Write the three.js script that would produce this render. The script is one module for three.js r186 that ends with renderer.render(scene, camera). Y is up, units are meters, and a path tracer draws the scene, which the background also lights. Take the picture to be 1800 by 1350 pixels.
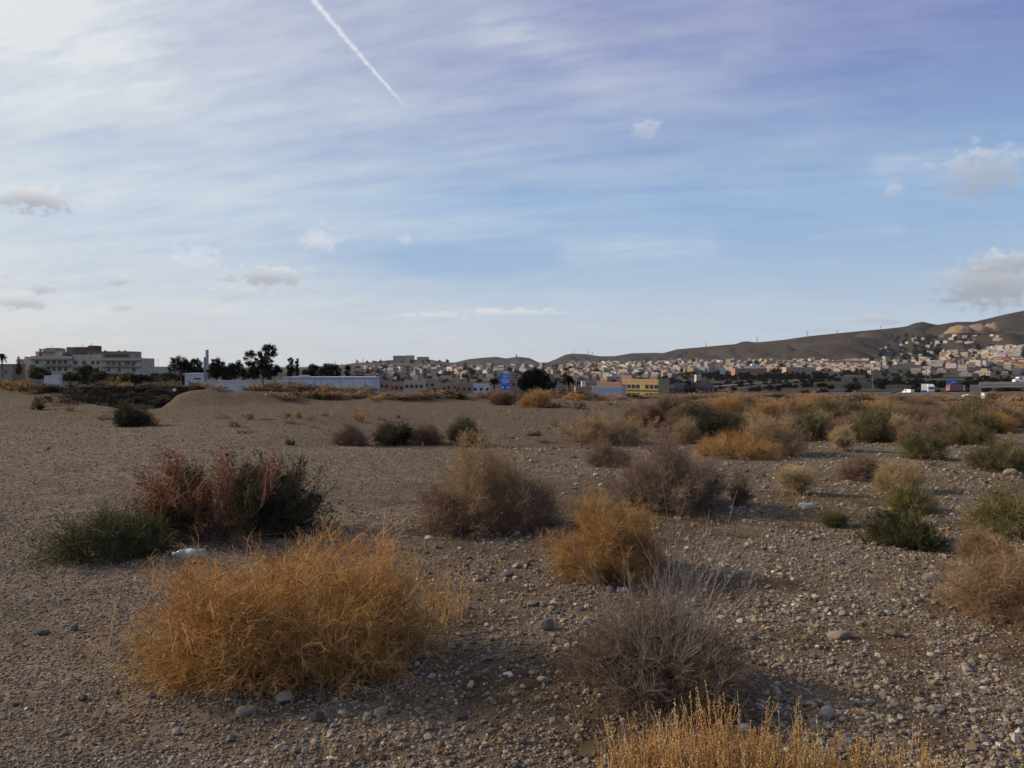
import * as THREE from 'three';
import { mergeGeometries } from 'three/addons/utils/BufferGeometryUtils.js';

// ---------------------------------------------------------------- camera, sky, sun, exposure
const F = 1402, EYE = 1.6, HORIZON = 645;                       // the photograph is 1800 x 1350 pixels
const PITCH = Math.atan((675 - HORIZON) / F);
const SUN_AZ = -74, SUN_EL = 26, SUN_POWER = 4.6, SUN_SOFT = 3, EXPOSURE = 0.97;
const FOG = 2.5e-5;
const scene = new THREE.Scene();
const camera = new THREE.PerspectiveCamera(2 * Math.atan(675 / F) * 180 / Math.PI, 4 / 3, 0.1, 40000);
camera.position.set(0, EYE, 0);
camera.rotation.x = -PITCH;
camera.updateMatrixWorld();
const renderer = new THREE.WebGLRenderer({ antialias: true });
renderer.toneMapping = THREE.LinearToneMapping;
renderer.toneMappingExposure = EXPOSURE;
renderer.shadowMap.enabled = true;

const RAD = Math.PI / 180;
const lerp = (a, b, t) => a + (b - a) * t;
const clamp = (v, a = 0, b = 1) => Math.min(b, Math.max(a, v));
const sstep = (a, b, v) => { const t = clamp((v - a) / (b - a)); return t * t * (3 - 2 * t); };
const mix3 = (a, b, t) => [lerp(a[0], b[0], t), lerp(a[1], b[1], t), lerp(a[2], b[2], t)];
const lin = (r, g, b) => [r, g, b].map((c) => { c /= 255; return c <= 0.04045 ? c / 12.92 : ((c + 0.055) / 1.055) ** 2.4; });
function rng(seed) {
  let s = seed | 0;
  const f = () => { s = (s + 0x6d2b79f5) | 0; let t = Math.imul(s ^ (s >>> 15), 1 | s); t = (t + Math.imul(t ^ (t >>> 7), 61 | t)) ^ t; return ((t ^ (t >>> 14)) >>> 0) / 4294967296; };
  f.r = (a, b) => a + (b - a) * f();
  f.pick = (list) => list[Math.floor(f() * list.length)];
  return f;
}
// gradient noise on a plane
const PERM = new Uint8Array(512), GX = new Float32Array(256), GY = new Float32Array(256);
{
  const r = rng(77), p = [...Array(256).keys()];
  for (let i = 255; i > 0; i--) { const j = Math.floor(r() * (i + 1)); [p[i], p[j]] = [p[j], p[i]]; }
  for (let i = 0; i < 512; i++) PERM[i] = p[i & 255];
  for (let i = 0; i < 256; i++) { const a = r() * Math.PI * 2; GX[i] = Math.cos(a); GY[i] = Math.sin(a); }
}
function noise(x, y) {
  const xi = Math.floor(x), yi = Math.floor(y), fx = x - xi, fy = y - yi, X = xi & 255, Y = yi & 255;
  const u = fx * fx * fx * (fx * (fx * 6 - 15) + 10), v = fy * fy * fy * (fy * (fy * 6 - 15) + 10);
  const a = PERM[PERM[X] + Y], b = PERM[PERM[(X + 1) & 255] + Y], c = PERM[PERM[X] + ((Y + 1) & 255)], d = PERM[PERM[(X + 1) & 255] + ((Y + 1) & 255)];
  const n0 = GX[a] * fx + GY[a] * fy, n1 = GX[b] * (fx - 1) + GY[b] * fy, n2 = GX[c] * fx + GY[c] * (fy - 1), n3 = GX[d] * (fx - 1) + GY[d] * (fy - 1);
  return 1.4 * lerp(lerp(n0, n1, u), lerp(n2, n3, u), v);
}
function fbm(x, y, oct = 4, gain = 0.5) {
  let s = 0, a = 1, n = 0;
  for (let i = 0; i < oct; i++) { s += a * noise(x, y); n += a; a *= gain; x = x * 2.03 + 17.1; y = y * 2.03 - 9.7; }
  return s / n;
}

// a photograph pixel as azimuth and elevation in degrees, and as a direction
function pixelDir(px, py) {
  const a = (px - 900) / F, b = (675 - py) / F, c = Math.cos(PITCH), s = Math.sin(PITCH);
  return [a, b * c - s, -(c + b * s)];
}
function azel(px, py) { const d = pixelDir(px, py); return [Math.atan2(d[0], -d[2]) / RAD, Math.atan2(d[1], Math.hypot(d[0], d[2])) / RAD]; }

// ---- the sky: thin high cloud lit by a veiled sun, small low clouds, one contrail
{
  const W = 4096, Hh = 2048, data = new Float32Array(W * Hh * 4);
  const sunDir = [Math.sin(SUN_AZ * RAD) * Math.cos(SUN_EL * RAD), Math.sin(SUN_EL * RAD), -Math.cos(SUN_AZ * RAD) * Math.cos(SUN_EL * RAD)];
  const low = lin(198, 211, 221), mid = lin(148, 180, 218), high = lin(120, 134, 190), veil = lin(224, 230, 234), glare = [1.5, 1.45, 1.38];
  const warmLow = lin(224, 224, 222);
  // clouds: pixel x, y, half width, half height, strength, tone (0 grey, 1 white)
  const clouds = [[62, 354, 80, 24, 1.1, 0.2], [560, 425, 46, 26, 0.5, 1], [712, 421, 16, 10, 0.35, 1], [470, 488, 90, 20, 0.95, 0.25], [350, 455, 60, 26, 0.4, 1], [420, 520, 70, 18, 0.4, 0.5],
    [40, 533, 60, 15, 0.8, 0.2], [75, 508, 30, 10, 0.7, 0.25], [215, 495, 34, 9, 0.7, 0.3], [215, 540, 26, 10, 0.65, 0.3], [645, 523, 26, 11, 0.35, 0.5], [760, 556, 80, 8, 0.75, 0.75], [900, 550, 110, 9, 0.8, 0.85], [1135, 230, 34, 19, 0.4, 0.7],
    [1740, 505, 120, 46, 0.95, 0.1], [1790, 465, 130, 22, 0.7, 0.15], [1725, 310, 100, 46, 0.6, 0.25], [1572, 336, 22, 14, 0.4, 0.6], [1540, 563, 80, 10, 0.5, 0.3], [1440, 580, 26, 6, 0.4, 0.3],
    [2050, 420, 130, 40, 0.7, 0.2], [2300, 520, 120, 30, 0.7, 0.3], [-260, 480, 110, 26, 0.6, 0.5], [-520, 400, 120, 40, 0.6, 0.5], [15, 485, 20, 8, 0.4, 0.4]]
    .map(([x, y, w, h, s, t]) => { const [a, e] = azel(x, y), k = Math.cos(Math.atan((x - 900) / F)); return { a, e, w: w / F / RAD * k * k, h: h / F / RAD, s, t }; });
  // wispy high streaks: two ends, width
  const wisps = [[860, 40, 1065, 145, 42, 0.14], [700, 20, 1000, 60, 60, 0.08], [0, 20, 215, 75, 90, 0.4], [1430, 418, 1580, 405, 9, 0.16], [1560, 290, 1800, 270, 26, 0.25], [1000, 440, 1240, 425, 22, 0.22], [1280, 90, 1350, 75, 16, 0.12]]
    .map(([x0, y0, x1, y1, w, s]) => { const [a0, e0] = azel(x0, y0), [a1, e1] = azel(x1, y1); return { a0, e0, a1, e1, w: w / F / RAD, s }; });
  const [ca0, ce0] = azel(548, -4), [ca1, ce1] = azel(724, 199), cdx = ca0 - ca1, cdy = ce0 - ce1, clen = Math.hypot(cdx, cdy);
  const [ga, ge] = azel(790, 462);
  for (let j = 0; j < Hh; j++) {
    const el = ((j + 0.5) / Hh - 0.5) * 180, sy = Math.sin(el * RAD), cy = Math.cos(el * RAD);
    for (let i = 0; i < W; i++) {
      const o = (j * W + i) * 4;
      data[o + 3] = 1;
      if (el < -1) { data[o] = 0.16; data[o + 1] = 0.135; data[o + 2] = 0.11; continue; }
      const t = ((i + 0.5) / W - 0.5) * Math.PI * 2, dx = cy * Math.cos(t), dz = cy * Math.sin(t);
      let az = Math.atan2(dx, -dz) / RAD;
      const ang = Math.acos(clamp(dx * sunDir[0] + sy * sunDir[1] + dz * sunDir[2], -1, 1)) / RAD;
      // high cloud is a sheet: look it up on a plane overhead, streaks running across the view
      const k = 1 / (Math.max(sy, 0) + 0.14), px = dx * k, pz = dz * k;
      const n1 = fbm(px * 0.9 + pz * 0.5 + 3, pz * 2.1 - px * 0.35 + 8, 5, 0.55), n2 = fbm(px * 2.4 + 31 + pz * 0.8, pz * 8.5 - px * 2.6, 5, 0.66), n3 = fbm(px * 0.35 - 5, pz * 0.5 + 1, 3);
      let c = el < 12 ? mix3(low, mid, sstep(-2, 12, el)) : mix3(mid, high, sstep(9, 24, el));
      let w = 0.92 * Math.pow(1 - sstep(20, 112, ang), 1.5);
      w += (n1 * 0.42 + n2 * 0.36 + n3 * 0.2) * (0.42 + 1.3 * w * (1 - 0.65 * w)) + 0.01;
      w += 0.4 * (1 - sstep(0, 7, el)) * (0.25 + 0.75 * (1 - sstep(40, 100, ang)));
      // the clear band low in the middle
      const gx = (az - ga) / 8.5, gy = (el - ge + 0.06 * (az - ga)) / 1.25;
      w -= 0.5 * Math.exp(-gx * gx - gy * gy) * (0.8 + 0.7 * n2);
      for (const q of wisps) {
        const ux = q.a1 - q.a0, uy = q.e1 - q.e0, l2 = ux * ux + uy * uy, s = clamp(((az - q.a0) * ux + (el - q.e0) * uy) / l2);
        const dd = Math.hypot(az - q.a0 - s * ux, el - q.e0 - s * uy) / q.w;
        if (dd < 2.2) w += q.s * Math.exp(-dd * dd * 1.3) * (0.75 + 0.9 * n2);
      }
      w = clamp(w, 0, 1);
      const white = mix3(veil, warmLow, 1 - sstep(0, 9, el));
      c = mix3(c, white, w);
      const g = Math.exp(-Math.pow(ang / 17, 1.4));
      c = mix3(c, glare, g * 0.85);
      // low cumulus
      for (const q of clouds) {
        const ax = (az - q.a) / q.w, ay = (el - q.e) / q.h;
        if (Math.abs(ax) > 2.3 || Math.abs(ay) > 2.6) continue;
        const n = fbm(az * 1.15 + q.a * 3, el * 2.3 + q.e, 6, 0.62);
        const body = 1 - Math.hypot(ax, ay > 0 ? ay * 0.9 : ay * 1.25) + n * 1.25;
        const m = sstep(0.05, 0.6, body) * q.s;
        if (m <= 0) continue;
        const lum = clamp(q.t - 0.08 + 0.6 * ay + 0.45 * n + 0.25 * (1 - body));
        const tone = mix3(lin(172, 175, 184), lin(238, 238, 240), lum);
        const near = Math.max(0, 1 - ang / 110);
        c = mix3(c, [tone[0] * (0.85 + 0.3 * near), tone[1] * (0.85 + 0.3 * near), tone[2] * (0.85 + 0.3 * near)], m * 0.85);
      }
      // contrail
      const s = ((az - ca1) * cdx + (el - ce1) * cdy) / clen, off = ((az - ca1) * cdy - (el - ce1) * cdx) / clen;
      if (s > -0.3 && s < 26 && Math.abs(off) < 2) {
        const f = s / clen, wob = 0.07 * noise(s * 1.9, 4) + 0.06 * noise(s * 5.1, 9);
        const wd = 0.05 + 0.105 * Math.min(f, 1.6) * (1 + 0.35 * noise(s * 2.7, 1.5));
        const m = Math.exp(-(((off - wob * Math.min(f * 2, 1)) / wd) ** 2)) * sstep(0, 0.25, f) * (0.74 + 0.5 * noise(s * 4.3, 6)) * (1 - sstep(14, 26, s));
        c = mix3(c, lin(240, 241, 245), clamp(m * 1.25) * 0.9);
      }
      data[o] = c[0]; data[o + 1] = c[1]; data[o + 2] = c[2];
    }
  }
  const sky = new THREE.DataTexture(data, W, Hh, THREE.RGBAFormat, THREE.FloatType);
  sky.mapping = THREE.EquirectangularReflectionMapping;
  sky.minFilter = sky.magFilter = THREE.LinearFilter;
  sky.needsUpdate = true;
  scene.background = sky;
  scene.environment = sky;
  const sun = new THREE.DirectionalLight(new THREE.Color(1, 0.84, 0.64), SUN_POWER);
  sun.name = 'sun';
  sun.position.set(sunDir[0] * 200, sunDir[1] * 200, sunDir[2] * 200);
  sun.castShadow = true;
  sun.shadow.radius = SUN_SOFT;
  sun.shadow.mapSize.set(4096, 4096);
  Object.assign(sun.shadow.camera, { left: -60, right: 60, top: 60, bottom: -60, near: 1, far: 500 });
  scene.add(sun, sun.target);
}
scene.fog = new THREE.FogExp2(new THREE.Color(0.80, 0.86, 0.95), FOG);

// ---------------------------------------------------------------- the lie of the land
const crestOf = (list) => list.map(([px, py, D]) => { const d = pixelDir(px, py), t = D / -d[2]; return { u: d[0] / -d[2], D, H: EYE + d[1] * t }; });
const HILLS = [
  { Wf: 1350, Wb: 1500, c: crestOf([[1150, 628, 3900], [1168, 620, 3850], [1190, 614, 3800], [1240, 609.5, 3700], [1300, 604, 3600], [1345, 600.5, 3500], [1380, 597, 3450], [1420, 591, 3400], [1460, 587, 3350], [1500, 583, 3300], [1560, 577.5, 3250], [1592, 574, 3220], [1608, 568, 3200], [1622, 565.5, 3200], [1634, 568.5, 3200], [1648, 571, 3200], [1680, 566, 3180], [1712, 565.5, 3160], [1745, 558, 3140], [1765, 553, 3120], [1800, 546, 3100], [1900, 522, 3000], [2100, 490, 2900], [2500, 500, 2900], [3200, 560, 2900]]) },
  { Wf: 800, Wb: 700, c: crestOf([[1380, 622, 2700], [1430, 606, 2700], [1475, 597, 2700], [1510, 592, 2700], [1560, 596, 2700], [1600, 606, 2700], [1640, 618, 2700]]) },
  { Wf: 420, Wb: 900, c: crestOf([[1640, 622, 1750], [1690, 614, 1750], [1735, 602, 1750], [1760, 590, 1750], [1775, 585, 1750], [1800, 589, 1750], [1860, 570, 1750], [2000, 560, 1750], [2400, 600, 1750]]) },
  { Wf: 260, Wb: 350, c: crestOf([[1620, 632, 1500], [1650, 622, 1480], [1672, 617, 1470], [1700, 621, 1470], [1730, 632, 1470]]) },
  { Wf: 900, Wb: 900, c: crestOf([[935, 642, 4200], [960, 638, 4200], [978, 631, 4200], [992, 624, 4200], [1005, 621.5, 4200], [1030, 622.5, 4200], [1055, 626, 4200], [1080, 626, 4200], [1110, 621, 4200], [1150, 620, 4200], [1200, 622, 4200], [1260, 632, 4200]]) },
  { Wf: 900, Wb: 900, c: crestOf([[770, 641, 4600], [800, 637, 4600], [825, 631, 4600], [850, 628.5, 4600], [872, 627, 4600], [890, 630, 4600], [910, 627, 4600], [930, 629, 4600], [943, 635, 4600], [955, 641, 4600]]) },
  { Wf: 800, Wb: 800, c: crestOf([[560, 644, 4300], [612, 640, 4300], [625, 637.5, 4300], [650, 636.5, 4300], [685, 633, 4300], [720, 632, 4300], [755, 632, 4300], [775, 635, 4300], [800, 638, 4300], [830, 641, 4300]]) },
  { Wf: 150, Wb: 150, c: crestOf([[1190, 655, 1150], [1215, 646, 1150], [1235, 643, 1150], [1255, 648, 1150], [1275, 657, 1150]]) },
];
function crestAt(c, u) {
  if (u <= c[0].u || u >= c[c.length - 1].u) return null;
  let i = 1;
  while (c[i].u < u) i++;
  const a = c[i - 1], b = c[i], t = (u - a.u) / (b.u - a.u);
  return { D: lerp(a.D, b.D, t), H: lerp(a.H, b.H, t) };
}
const PROFILE = [[60, 0], [600, 0], [1000, 0.06], [1250, 0.12], [1500, 0.36], [2000, 0.72], [2500, 1], [4000, 1.05], [7000, 0.9], [13000, 0.85]];
function valley(x, d) {
  const u = x / Math.max(d, 1), e1 = -5 - 12 * sstep(-0.28, -0.12, u) * (1 - 0.6 * sstep(0.2, 0.38, u));
  let i = 1;
  while (i < PROFILE.length - 1 && PROFILE[i][0] < d) i++;
  const [d0, t0] = PROFILE[i - 1], [d1, t1] = PROFILE[i], t = lerp(t0, t1, clamp((d - d0) / (d1 - d0)));
  return lerp(e1, lerp(-4, 15, sstep(-0.32, -0.05, u)), t) + fbm(x / 160, d / 160, 3) * 2.2 * sstep(300, 900, d);
}
function farH(x, d) {
  let h = valley(x, d);
  if (d < 600) return h;
  const u = x / d, base = h;
  for (const q of HILLS) {
    const k = crestAt(q.c, u);
    if (!k) continue;
    const r = d - k.D, t = Math.abs(r) / (r < 0 ? q.Wf : q.Wb);
    if (t >= 1) continue;
    const p = Math.pow(0.5 + 0.5 * Math.cos(Math.PI * Math.pow(t, 0.72)), 0.9);
    const gully = Math.abs(noise(x / 190 + d / 900 + q.Wf, d / 700)) * 0.75 + 0.5 * Math.abs(noise(x / 75, d / 260 + q.Wf));
    const v = base + (k.H - base) * p * (1 - 0.85 * (0.75 - gully) * 4 * Math.min(t, 0.5) * (1 - t) * sstep(0, 0.12, t));
    const w2 = v + (gully - 0.34) * 0.62 * (k.H - base) * 4 * t * (1 - t) * sstep(0.04, 0.2, t);
    if (w2 > h) h = w2;
  }
  return h;
}
const bump = (x, d, cx, cd, rx, rd, h) => { const a = (x - cx) / rx, b = (d - cd) / rd; return h * Math.exp(-a * a - b * b); };
const berm = (x, d) => { const c = 45 + 0.05 * x + 1.2 * noise(x / 9, 3), b = (d - c) / 4.2; return Math.exp(-b * b) * (0.5 * sstep(0, -6, x) + 0.5 * sstep(-9, -15, x)) * (1 + 0.25 * noise(x / 4, d / 5)); };
const LIP = [[-0.9, 47], [-0.6, 46], [-0.57, 43], [-0.53, 38], [-0.5, 34.5], [-0.45, 33], [-0.425, 36], [-0.405, 40], [-0.32, 43], [-0.28, 45.5], [-0.2, 46], [-0.1, 48], [-0.04, 60]];
const lipOf = (x, d) => { const u = x / Math.max(d, 1); let i = 1; while (i < LIP.length - 1 && LIP[i][0] < u) i++; return lerp(LIP[i - 1][1], LIP[i][1], clamp((u - LIP[i - 1][0]) / (LIP[i][0] - LIP[i - 1][0]))); };
const pit = (x, d) => { if (d < 28 || x > -8) return 0; const b = (d - lipOf(x, d) - 2.4) / 1.9; return Math.exp(-b * b) * sstep(-0.27, -0.33, x / d) * sstep(-0.62, -0.57, x / d); };
const darkBank = (x, d) => (d < 30 || x > -2 ? 0 : sstep(-0.4, 1.1, d - lipOf(x, d)) * (1 - sstep(51, 56, d)) * sstep(-0.05, -0.12, x / d));
const padEdge = (x) => 15.6 + 0.9 * noise(x / 3.2, 5) + 0.35 * noise(x / 0.9, 9) + 0.02 * x;
const inPad = (x) => sstep(-6.5, -3.2, x) * (1 - sstep(8, 13, x));
const rubble = (x, d) => sstep(4, 9, x - 0.1 * d) * sstep(21, 27, d) * (1 - sstep(50, 58, d)) + 0.6 * sstep(-3, 5, x) * sstep(34, 39, d) * (1 - sstep(48, 54, d));
const track = (x, d) => { if (d < 22 || d > 50) return 0; const t = d - 26, c = 17 + t * 0.62 - 0.012 * t * t; return (1 - sstep(0.9, 1.6, Math.abs(x - c) + 0.3 * noise(x, d))) * sstep(22, 26, d) * (1 - sstep(44, 50, d)); };
function nearH(x, d) {
  let h = 0.05 * fbm(x / 2.3, d / 2.3, 3) + 0.012 * fbm(x / 0.42, d / 0.42, 3) + 0.16 * fbm(x / 13, d / 13, 2) * sstep(6, 18, d) + 0.11 * fbm(x / 2.6, d / 1.3, 4, 0.55) * sstep(24, 32, d);
  const e = padEdge(x), low = inPad(x);
  h -= low * 0.24 * sstep(e, e + 0.9, d) * (1 - sstep(22, 33, d));
  h += 0.8 * berm(x, d) - 0.7 * pit(x, d) + darkBank(x, d) * 0.14 * fbm(x / 0.9, d / 0.9, 3, 0.6) - 0.22 * sstep(24, 47, d);
  h += bump(x, d, -14.4, 37, 1.9, 2.0, 0.62) + bump(x, d, -11.8, 38, 1.5, 1.8, 0.5) + bump(x, d, -9.3, 42, 2.0, 1.8, 0.35) + bump(x, d, -6.2, 40, 0.9, 1.2, 0.34) + bump(x, d, -4.9, 41, 1.1, 1.1, 0.22);
  h += bump(x, d, 5.2, 25, 1.2, 1.1, 0.42) + bump(x, d, 6.6, 27, 1.5, 1.2, 0.35);
  const q = rubble(x, d) * (1 - track(x, d));
  if (q > 0) h += q * (0.02 + 0.62 * Math.abs(fbm(x / 2.6, d / 2.2, 4, 0.55)) * (1 - 0.55 * sstep(36, 48, d)) + 0.12 * fbm(x / 0.7, d / 0.7, 3, 0.6));
  return h;
}
function H(x, z) {
  const d = -z;
  if (d < 30) return d < -3 ? 0.04 * fbm(x / 3, d / 3, 2) : nearH(x, d);
  const e = 49 + 3 * noise(x / 14, 2) + sstep(0, 20, x) * 4, w = sstep(e, e + 55, d);
  return (w < 1 ? nearH(x, d) * (1 - w) : 0) + (w > 0 ? farH(x, d) * w : 0);
}
// where the sight line through a pixel meets the land
function gnd(px, py, from = 2) {
  const v = pixelDir(px, py), s = 1 / -v[2];
  let a = from, b = from;
  for (; b < 9000; a = b, b *= 1.006) if (EYE + v[1] * s * b < H(v[0] * s * b, -b)) break;
  if (b >= 9000) return null;
  for (let i = 0; i < 24; i++) { const m = (a + b) / 2; if (EYE + v[1] * s * m < H(v[0] * s * m, -m)) b = m; else a = m; }
  return { x: v[0] * s * b, y: H(v[0] * s * b, -b), z: -b, d: b, px: b / F };       // px: metres per photograph pixel there
}
// a point at a known distance under a pixel column
function at(px, py, D) { const v = pixelDir(px, py), s = D / -v[2]; return { x: v[0] * s, y: EYE + v[1] * s, z: -D, d: D, px: D / F }; }

// ---------------------------------------------------------------- naming
const counts = {};
function numbered(name) { const n = (counts[name] = (counts[name] ?? -1) + 1); return n ? `${name}_${String(n).padStart(3, '0')}` : name; }
function tag(o, name, label, category, group, kind) {
  o.name = numbered(name);
  if (label) o.userData.label = label;
  if (category) o.userData.category = category;
  if (group) o.userData.group = group;
  if (kind) o.userData.kind = kind;
  o.traverse((m) => { if (m.isMesh) { m.castShadow = true; m.receiveShadow = true; } });
  scene.add(o);
  return o;
}
const ONES = ['', 'first', 'second', 'third', 'fourth', 'fifth', 'sixth', 'seventh', 'eighth', 'ninth', 'tenth', 'eleventh', 'twelfth', 'thirteenth', 'fourteenth', 'fifteenth', 'sixteenth', 'seventeenth', 'eighteenth', 'nineteenth'];
const TENS = { 20: 'twenty', 30: 'thirty', 40: 'forty', 50: 'fifty', 60: 'sixty', 70: 'seventy', 80: 'eighty', 90: 'ninety' };
function ordinal(n) { if (n < 20) return ONES[n]; const t = Math.floor(n / 10) * 10; return n % 10 ? `${TENS[t]}-${ONES[n % 10]}` : TENS[t].replace(/y$/, 'ieth'); }
// things of one look in one place are told apart by counting them from the left
const pending = new Map();
function later(o, look, where, px) { const k = look + '|' + where; if (!pending.has(k)) pending.set(k, []); pending.get(k).push({ o, px }); }
function settleLabels() {
  for (const [k, list] of pending) {
    const [look, where] = k.split('|');
    list.sort((a, b) => a.px - b.px);
    list.forEach(({ o }, i) => { o.userData.label = list.length === 1 ? `${look} ${where}` : `${ordinal(i + 1)} ${look} from the left ${where}`; });
  }
}
function part(parent, name, geometry, material, label) {
  const m = new THREE.Mesh(geometry, material);
  m.name = name;
  if (label) m.userData.label = label;
  m.castShadow = m.receiveShadow = true;
  parent.add(m);
  return m;
}

// ---------------------------------------------------------------- materials
const C = (r, g, b) => new THREE.Color(r, g, b);
const std = (rgb, rough = 0.9, more = {}) => new THREE.MeshPhysicalMaterial({ color: C(...rgb), roughness: rough, specularIntensity: rough > 0.8 ? 0.25 : 1, ...more });
const plantMat = new THREE.MeshPhysicalMaterial({ color: 0xffffff, vertexColors: true, roughness: 0.85, specularIntensity: 0.35, side: THREE.DoubleSide });
const leafMat = new THREE.MeshPhysicalMaterial({ color: 0xffffff, vertexColors: true, roughness: 0.95, specularIntensity: 0.4, transmission: 0.35, thickness: 0, side: THREE.DoubleSide });
const stoneMat = (() => {                                        // speckle and faint bands, tinted by vertex colour
  const n = 256, d = new Uint8Array(n * n * 4), r = rng(5);
  for (let j = 0; j < n; j++) for (let i = 0; i < n; i++) {
    const s = 205 + 38 * fbm(i / 22, j / 22, 4, 0.65) + 20 * (r() - 0.5), o = (j * n + i) * 4;
    d[o] = d[o + 1] = d[o + 2] = clamp(s, 90, 255); d[o + 3] = 255;
  }
  const t = new THREE.DataTexture(d, n, n); t.colorSpace = THREE.SRGBColorSpace; t.wrapS = t.wrapT = THREE.RepeatWrapping; t.magFilter = THREE.LinearFilter; t.needsUpdate = true;
  const b = t.clone(); b.colorSpace = THREE.NoColorSpace;
  return (rgb) => new THREE.MeshPhysicalMaterial({ color: C(...rgb), map: t, bumpMap: b, bumpScale: 0.004, roughness: 0.92, specularIntensity: 0.35 });
})();

// ground grain: two sizes of grit as a tile four metres wide
const grit = (() => {
  const n = 2048, col = new Uint8Array(n * n * 4), hgt = new Uint8Array(n * n * 4);
  const acc = new Float32Array(n * n), lum = new Float32Array(n * n), warm = new Float32Array(n * n);
  lum.fill(0.8);
  const r = rng(19);
  for (let j = 0; j < n; j++) for (let i = 0; i < n; i++) {
    const k = j * n + i;
    const w = 2 * Math.PI / n, a = Math.cos(i * w), b = Math.sin(i * w), c = Math.cos(j * w), e = Math.sin(j * w);
    lum[k] = 0.74 + 0.16 * noise(a * 6 + c * 5, b * 6 + e * 5) + 0.12 * (r() - 0.5);
    acc[k] = 0.12 * r() + 0.1 * noise(a * 9 + c * 8 + 4, b * 9 + e * 8);
  }
  for (let s = 0; s < 52000; s++) {
    const rad = 1.4 + 7.5 * Math.pow(r(), 5.5), x = r() * n, y = r() * n, th = r() * Math.PI, el = r.r(0.55, 1), tone = r.r(0.5, 1.0) * (r() < 0.07 ? 1.3 : 1), wm = r.r(-1, 1);
    const R = Math.ceil(rad), ct = Math.cos(th), st = Math.sin(th);
    for (let dy = -R; dy <= R; dy++) for (let dx = -R; dx <= R; dx++) {
      const u = (dx * ct + dy * st) / rad, v = (dy * ct - dx * st) / (rad * el), q = u * u + v * v;
      if (q > 1) continue;
      const k = ((Math.floor(y) + dy + n) % n) * n + ((Math.floor(x) + dx + n) % n), h = Math.sqrt(1 - q) * Math.min(1, rad / 9) + 0.15;
      if (h > acc[k]) { acc[k] = h; lum[k] = tone; warm[k] = wm; }
    }
  }
  for (let k = 0; k < n * n; k++) {
    const l = clamp(lum[k], 0.25, 1.15) * 205, w = warm[k] * 7;
    col[k * 4] = clamp(l + w, 0, 255); col[k * 4 + 1] = clamp(l, 0, 255); col[k * 4 + 2] = clamp(l - w, 0, 255); col[k * 4 + 3] = 255;
    hgt[k * 4] = hgt[k * 4 + 1] = hgt[k * 4 + 2] = clamp(acc[k] * 220, 0, 255); hgt[k * 4 + 3] = 255;
  }
  const mk = (d, srgb) => { const t = new THREE.DataTexture(d, n, n); t.wrapS = t.wrapT = THREE.RepeatWrapping; t.magFilter = THREE.LinearFilter; if (srgb) t.colorSpace = THREE.SRGBColorSpace; t.needsUpdate = true; return t; };
  return { map: mk(col, true), bump: mk(hgt, false) };
})();
const groundMat = new THREE.MeshPhysicalMaterial({ color: 0xffffff, specularIntensity: 0.12, vertexColors: true, map: grit.map, bumpMap: grit.bump, bumpScale: 0.018, roughness: 0.97 });

// ---------------------------------------------------------------- the ground, one sheet out to the horizon
const K = 2.05;                                                 // the grain map's mean is about 1/K
const GRAVEL = [0.22, 0.17, 0.117], SAND = [0.18, 0.132, 0.087], SOIL = [0.14, 0.093, 0.051], PALE = [0.259, 0.205, 0.146], BURNT = [0.022, 0.017, 0.014], CLOD = [0.186, 0.131, 0.081];
const soilAmount = (x, d) => {
  let s = Math.max(sstep(-0.1, 0.3, fbm(x / 2.1 + 7, d / 1.5 + 2, 4) + 0.08), 0.8 * sstep(0.06, 0.3, fbm(x / 0.75 + 50, d / 0.5, 3)));
  s = Math.max(s, bump(x, d, 0.75, 4.35, 1.0, 0.55, 1.1), bump(x, d, -0.35, 5.0, 0.5, 1.0, 0.8), bump(x, d, 1.75, 3.9, 0.55, 0.35, 0.8), bump(x, d, 0.2, 3.4, 0.9, 0.35, 0.55));
  s *= lerp(0.2, 1, sstep(-1.9, -0.7, x));
  return clamp(s * (0.85 + 0.7 * noise(x * 2.2, d * 2.2) + 0.35 * noise(x * 9, d * 9)));
};
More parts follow.
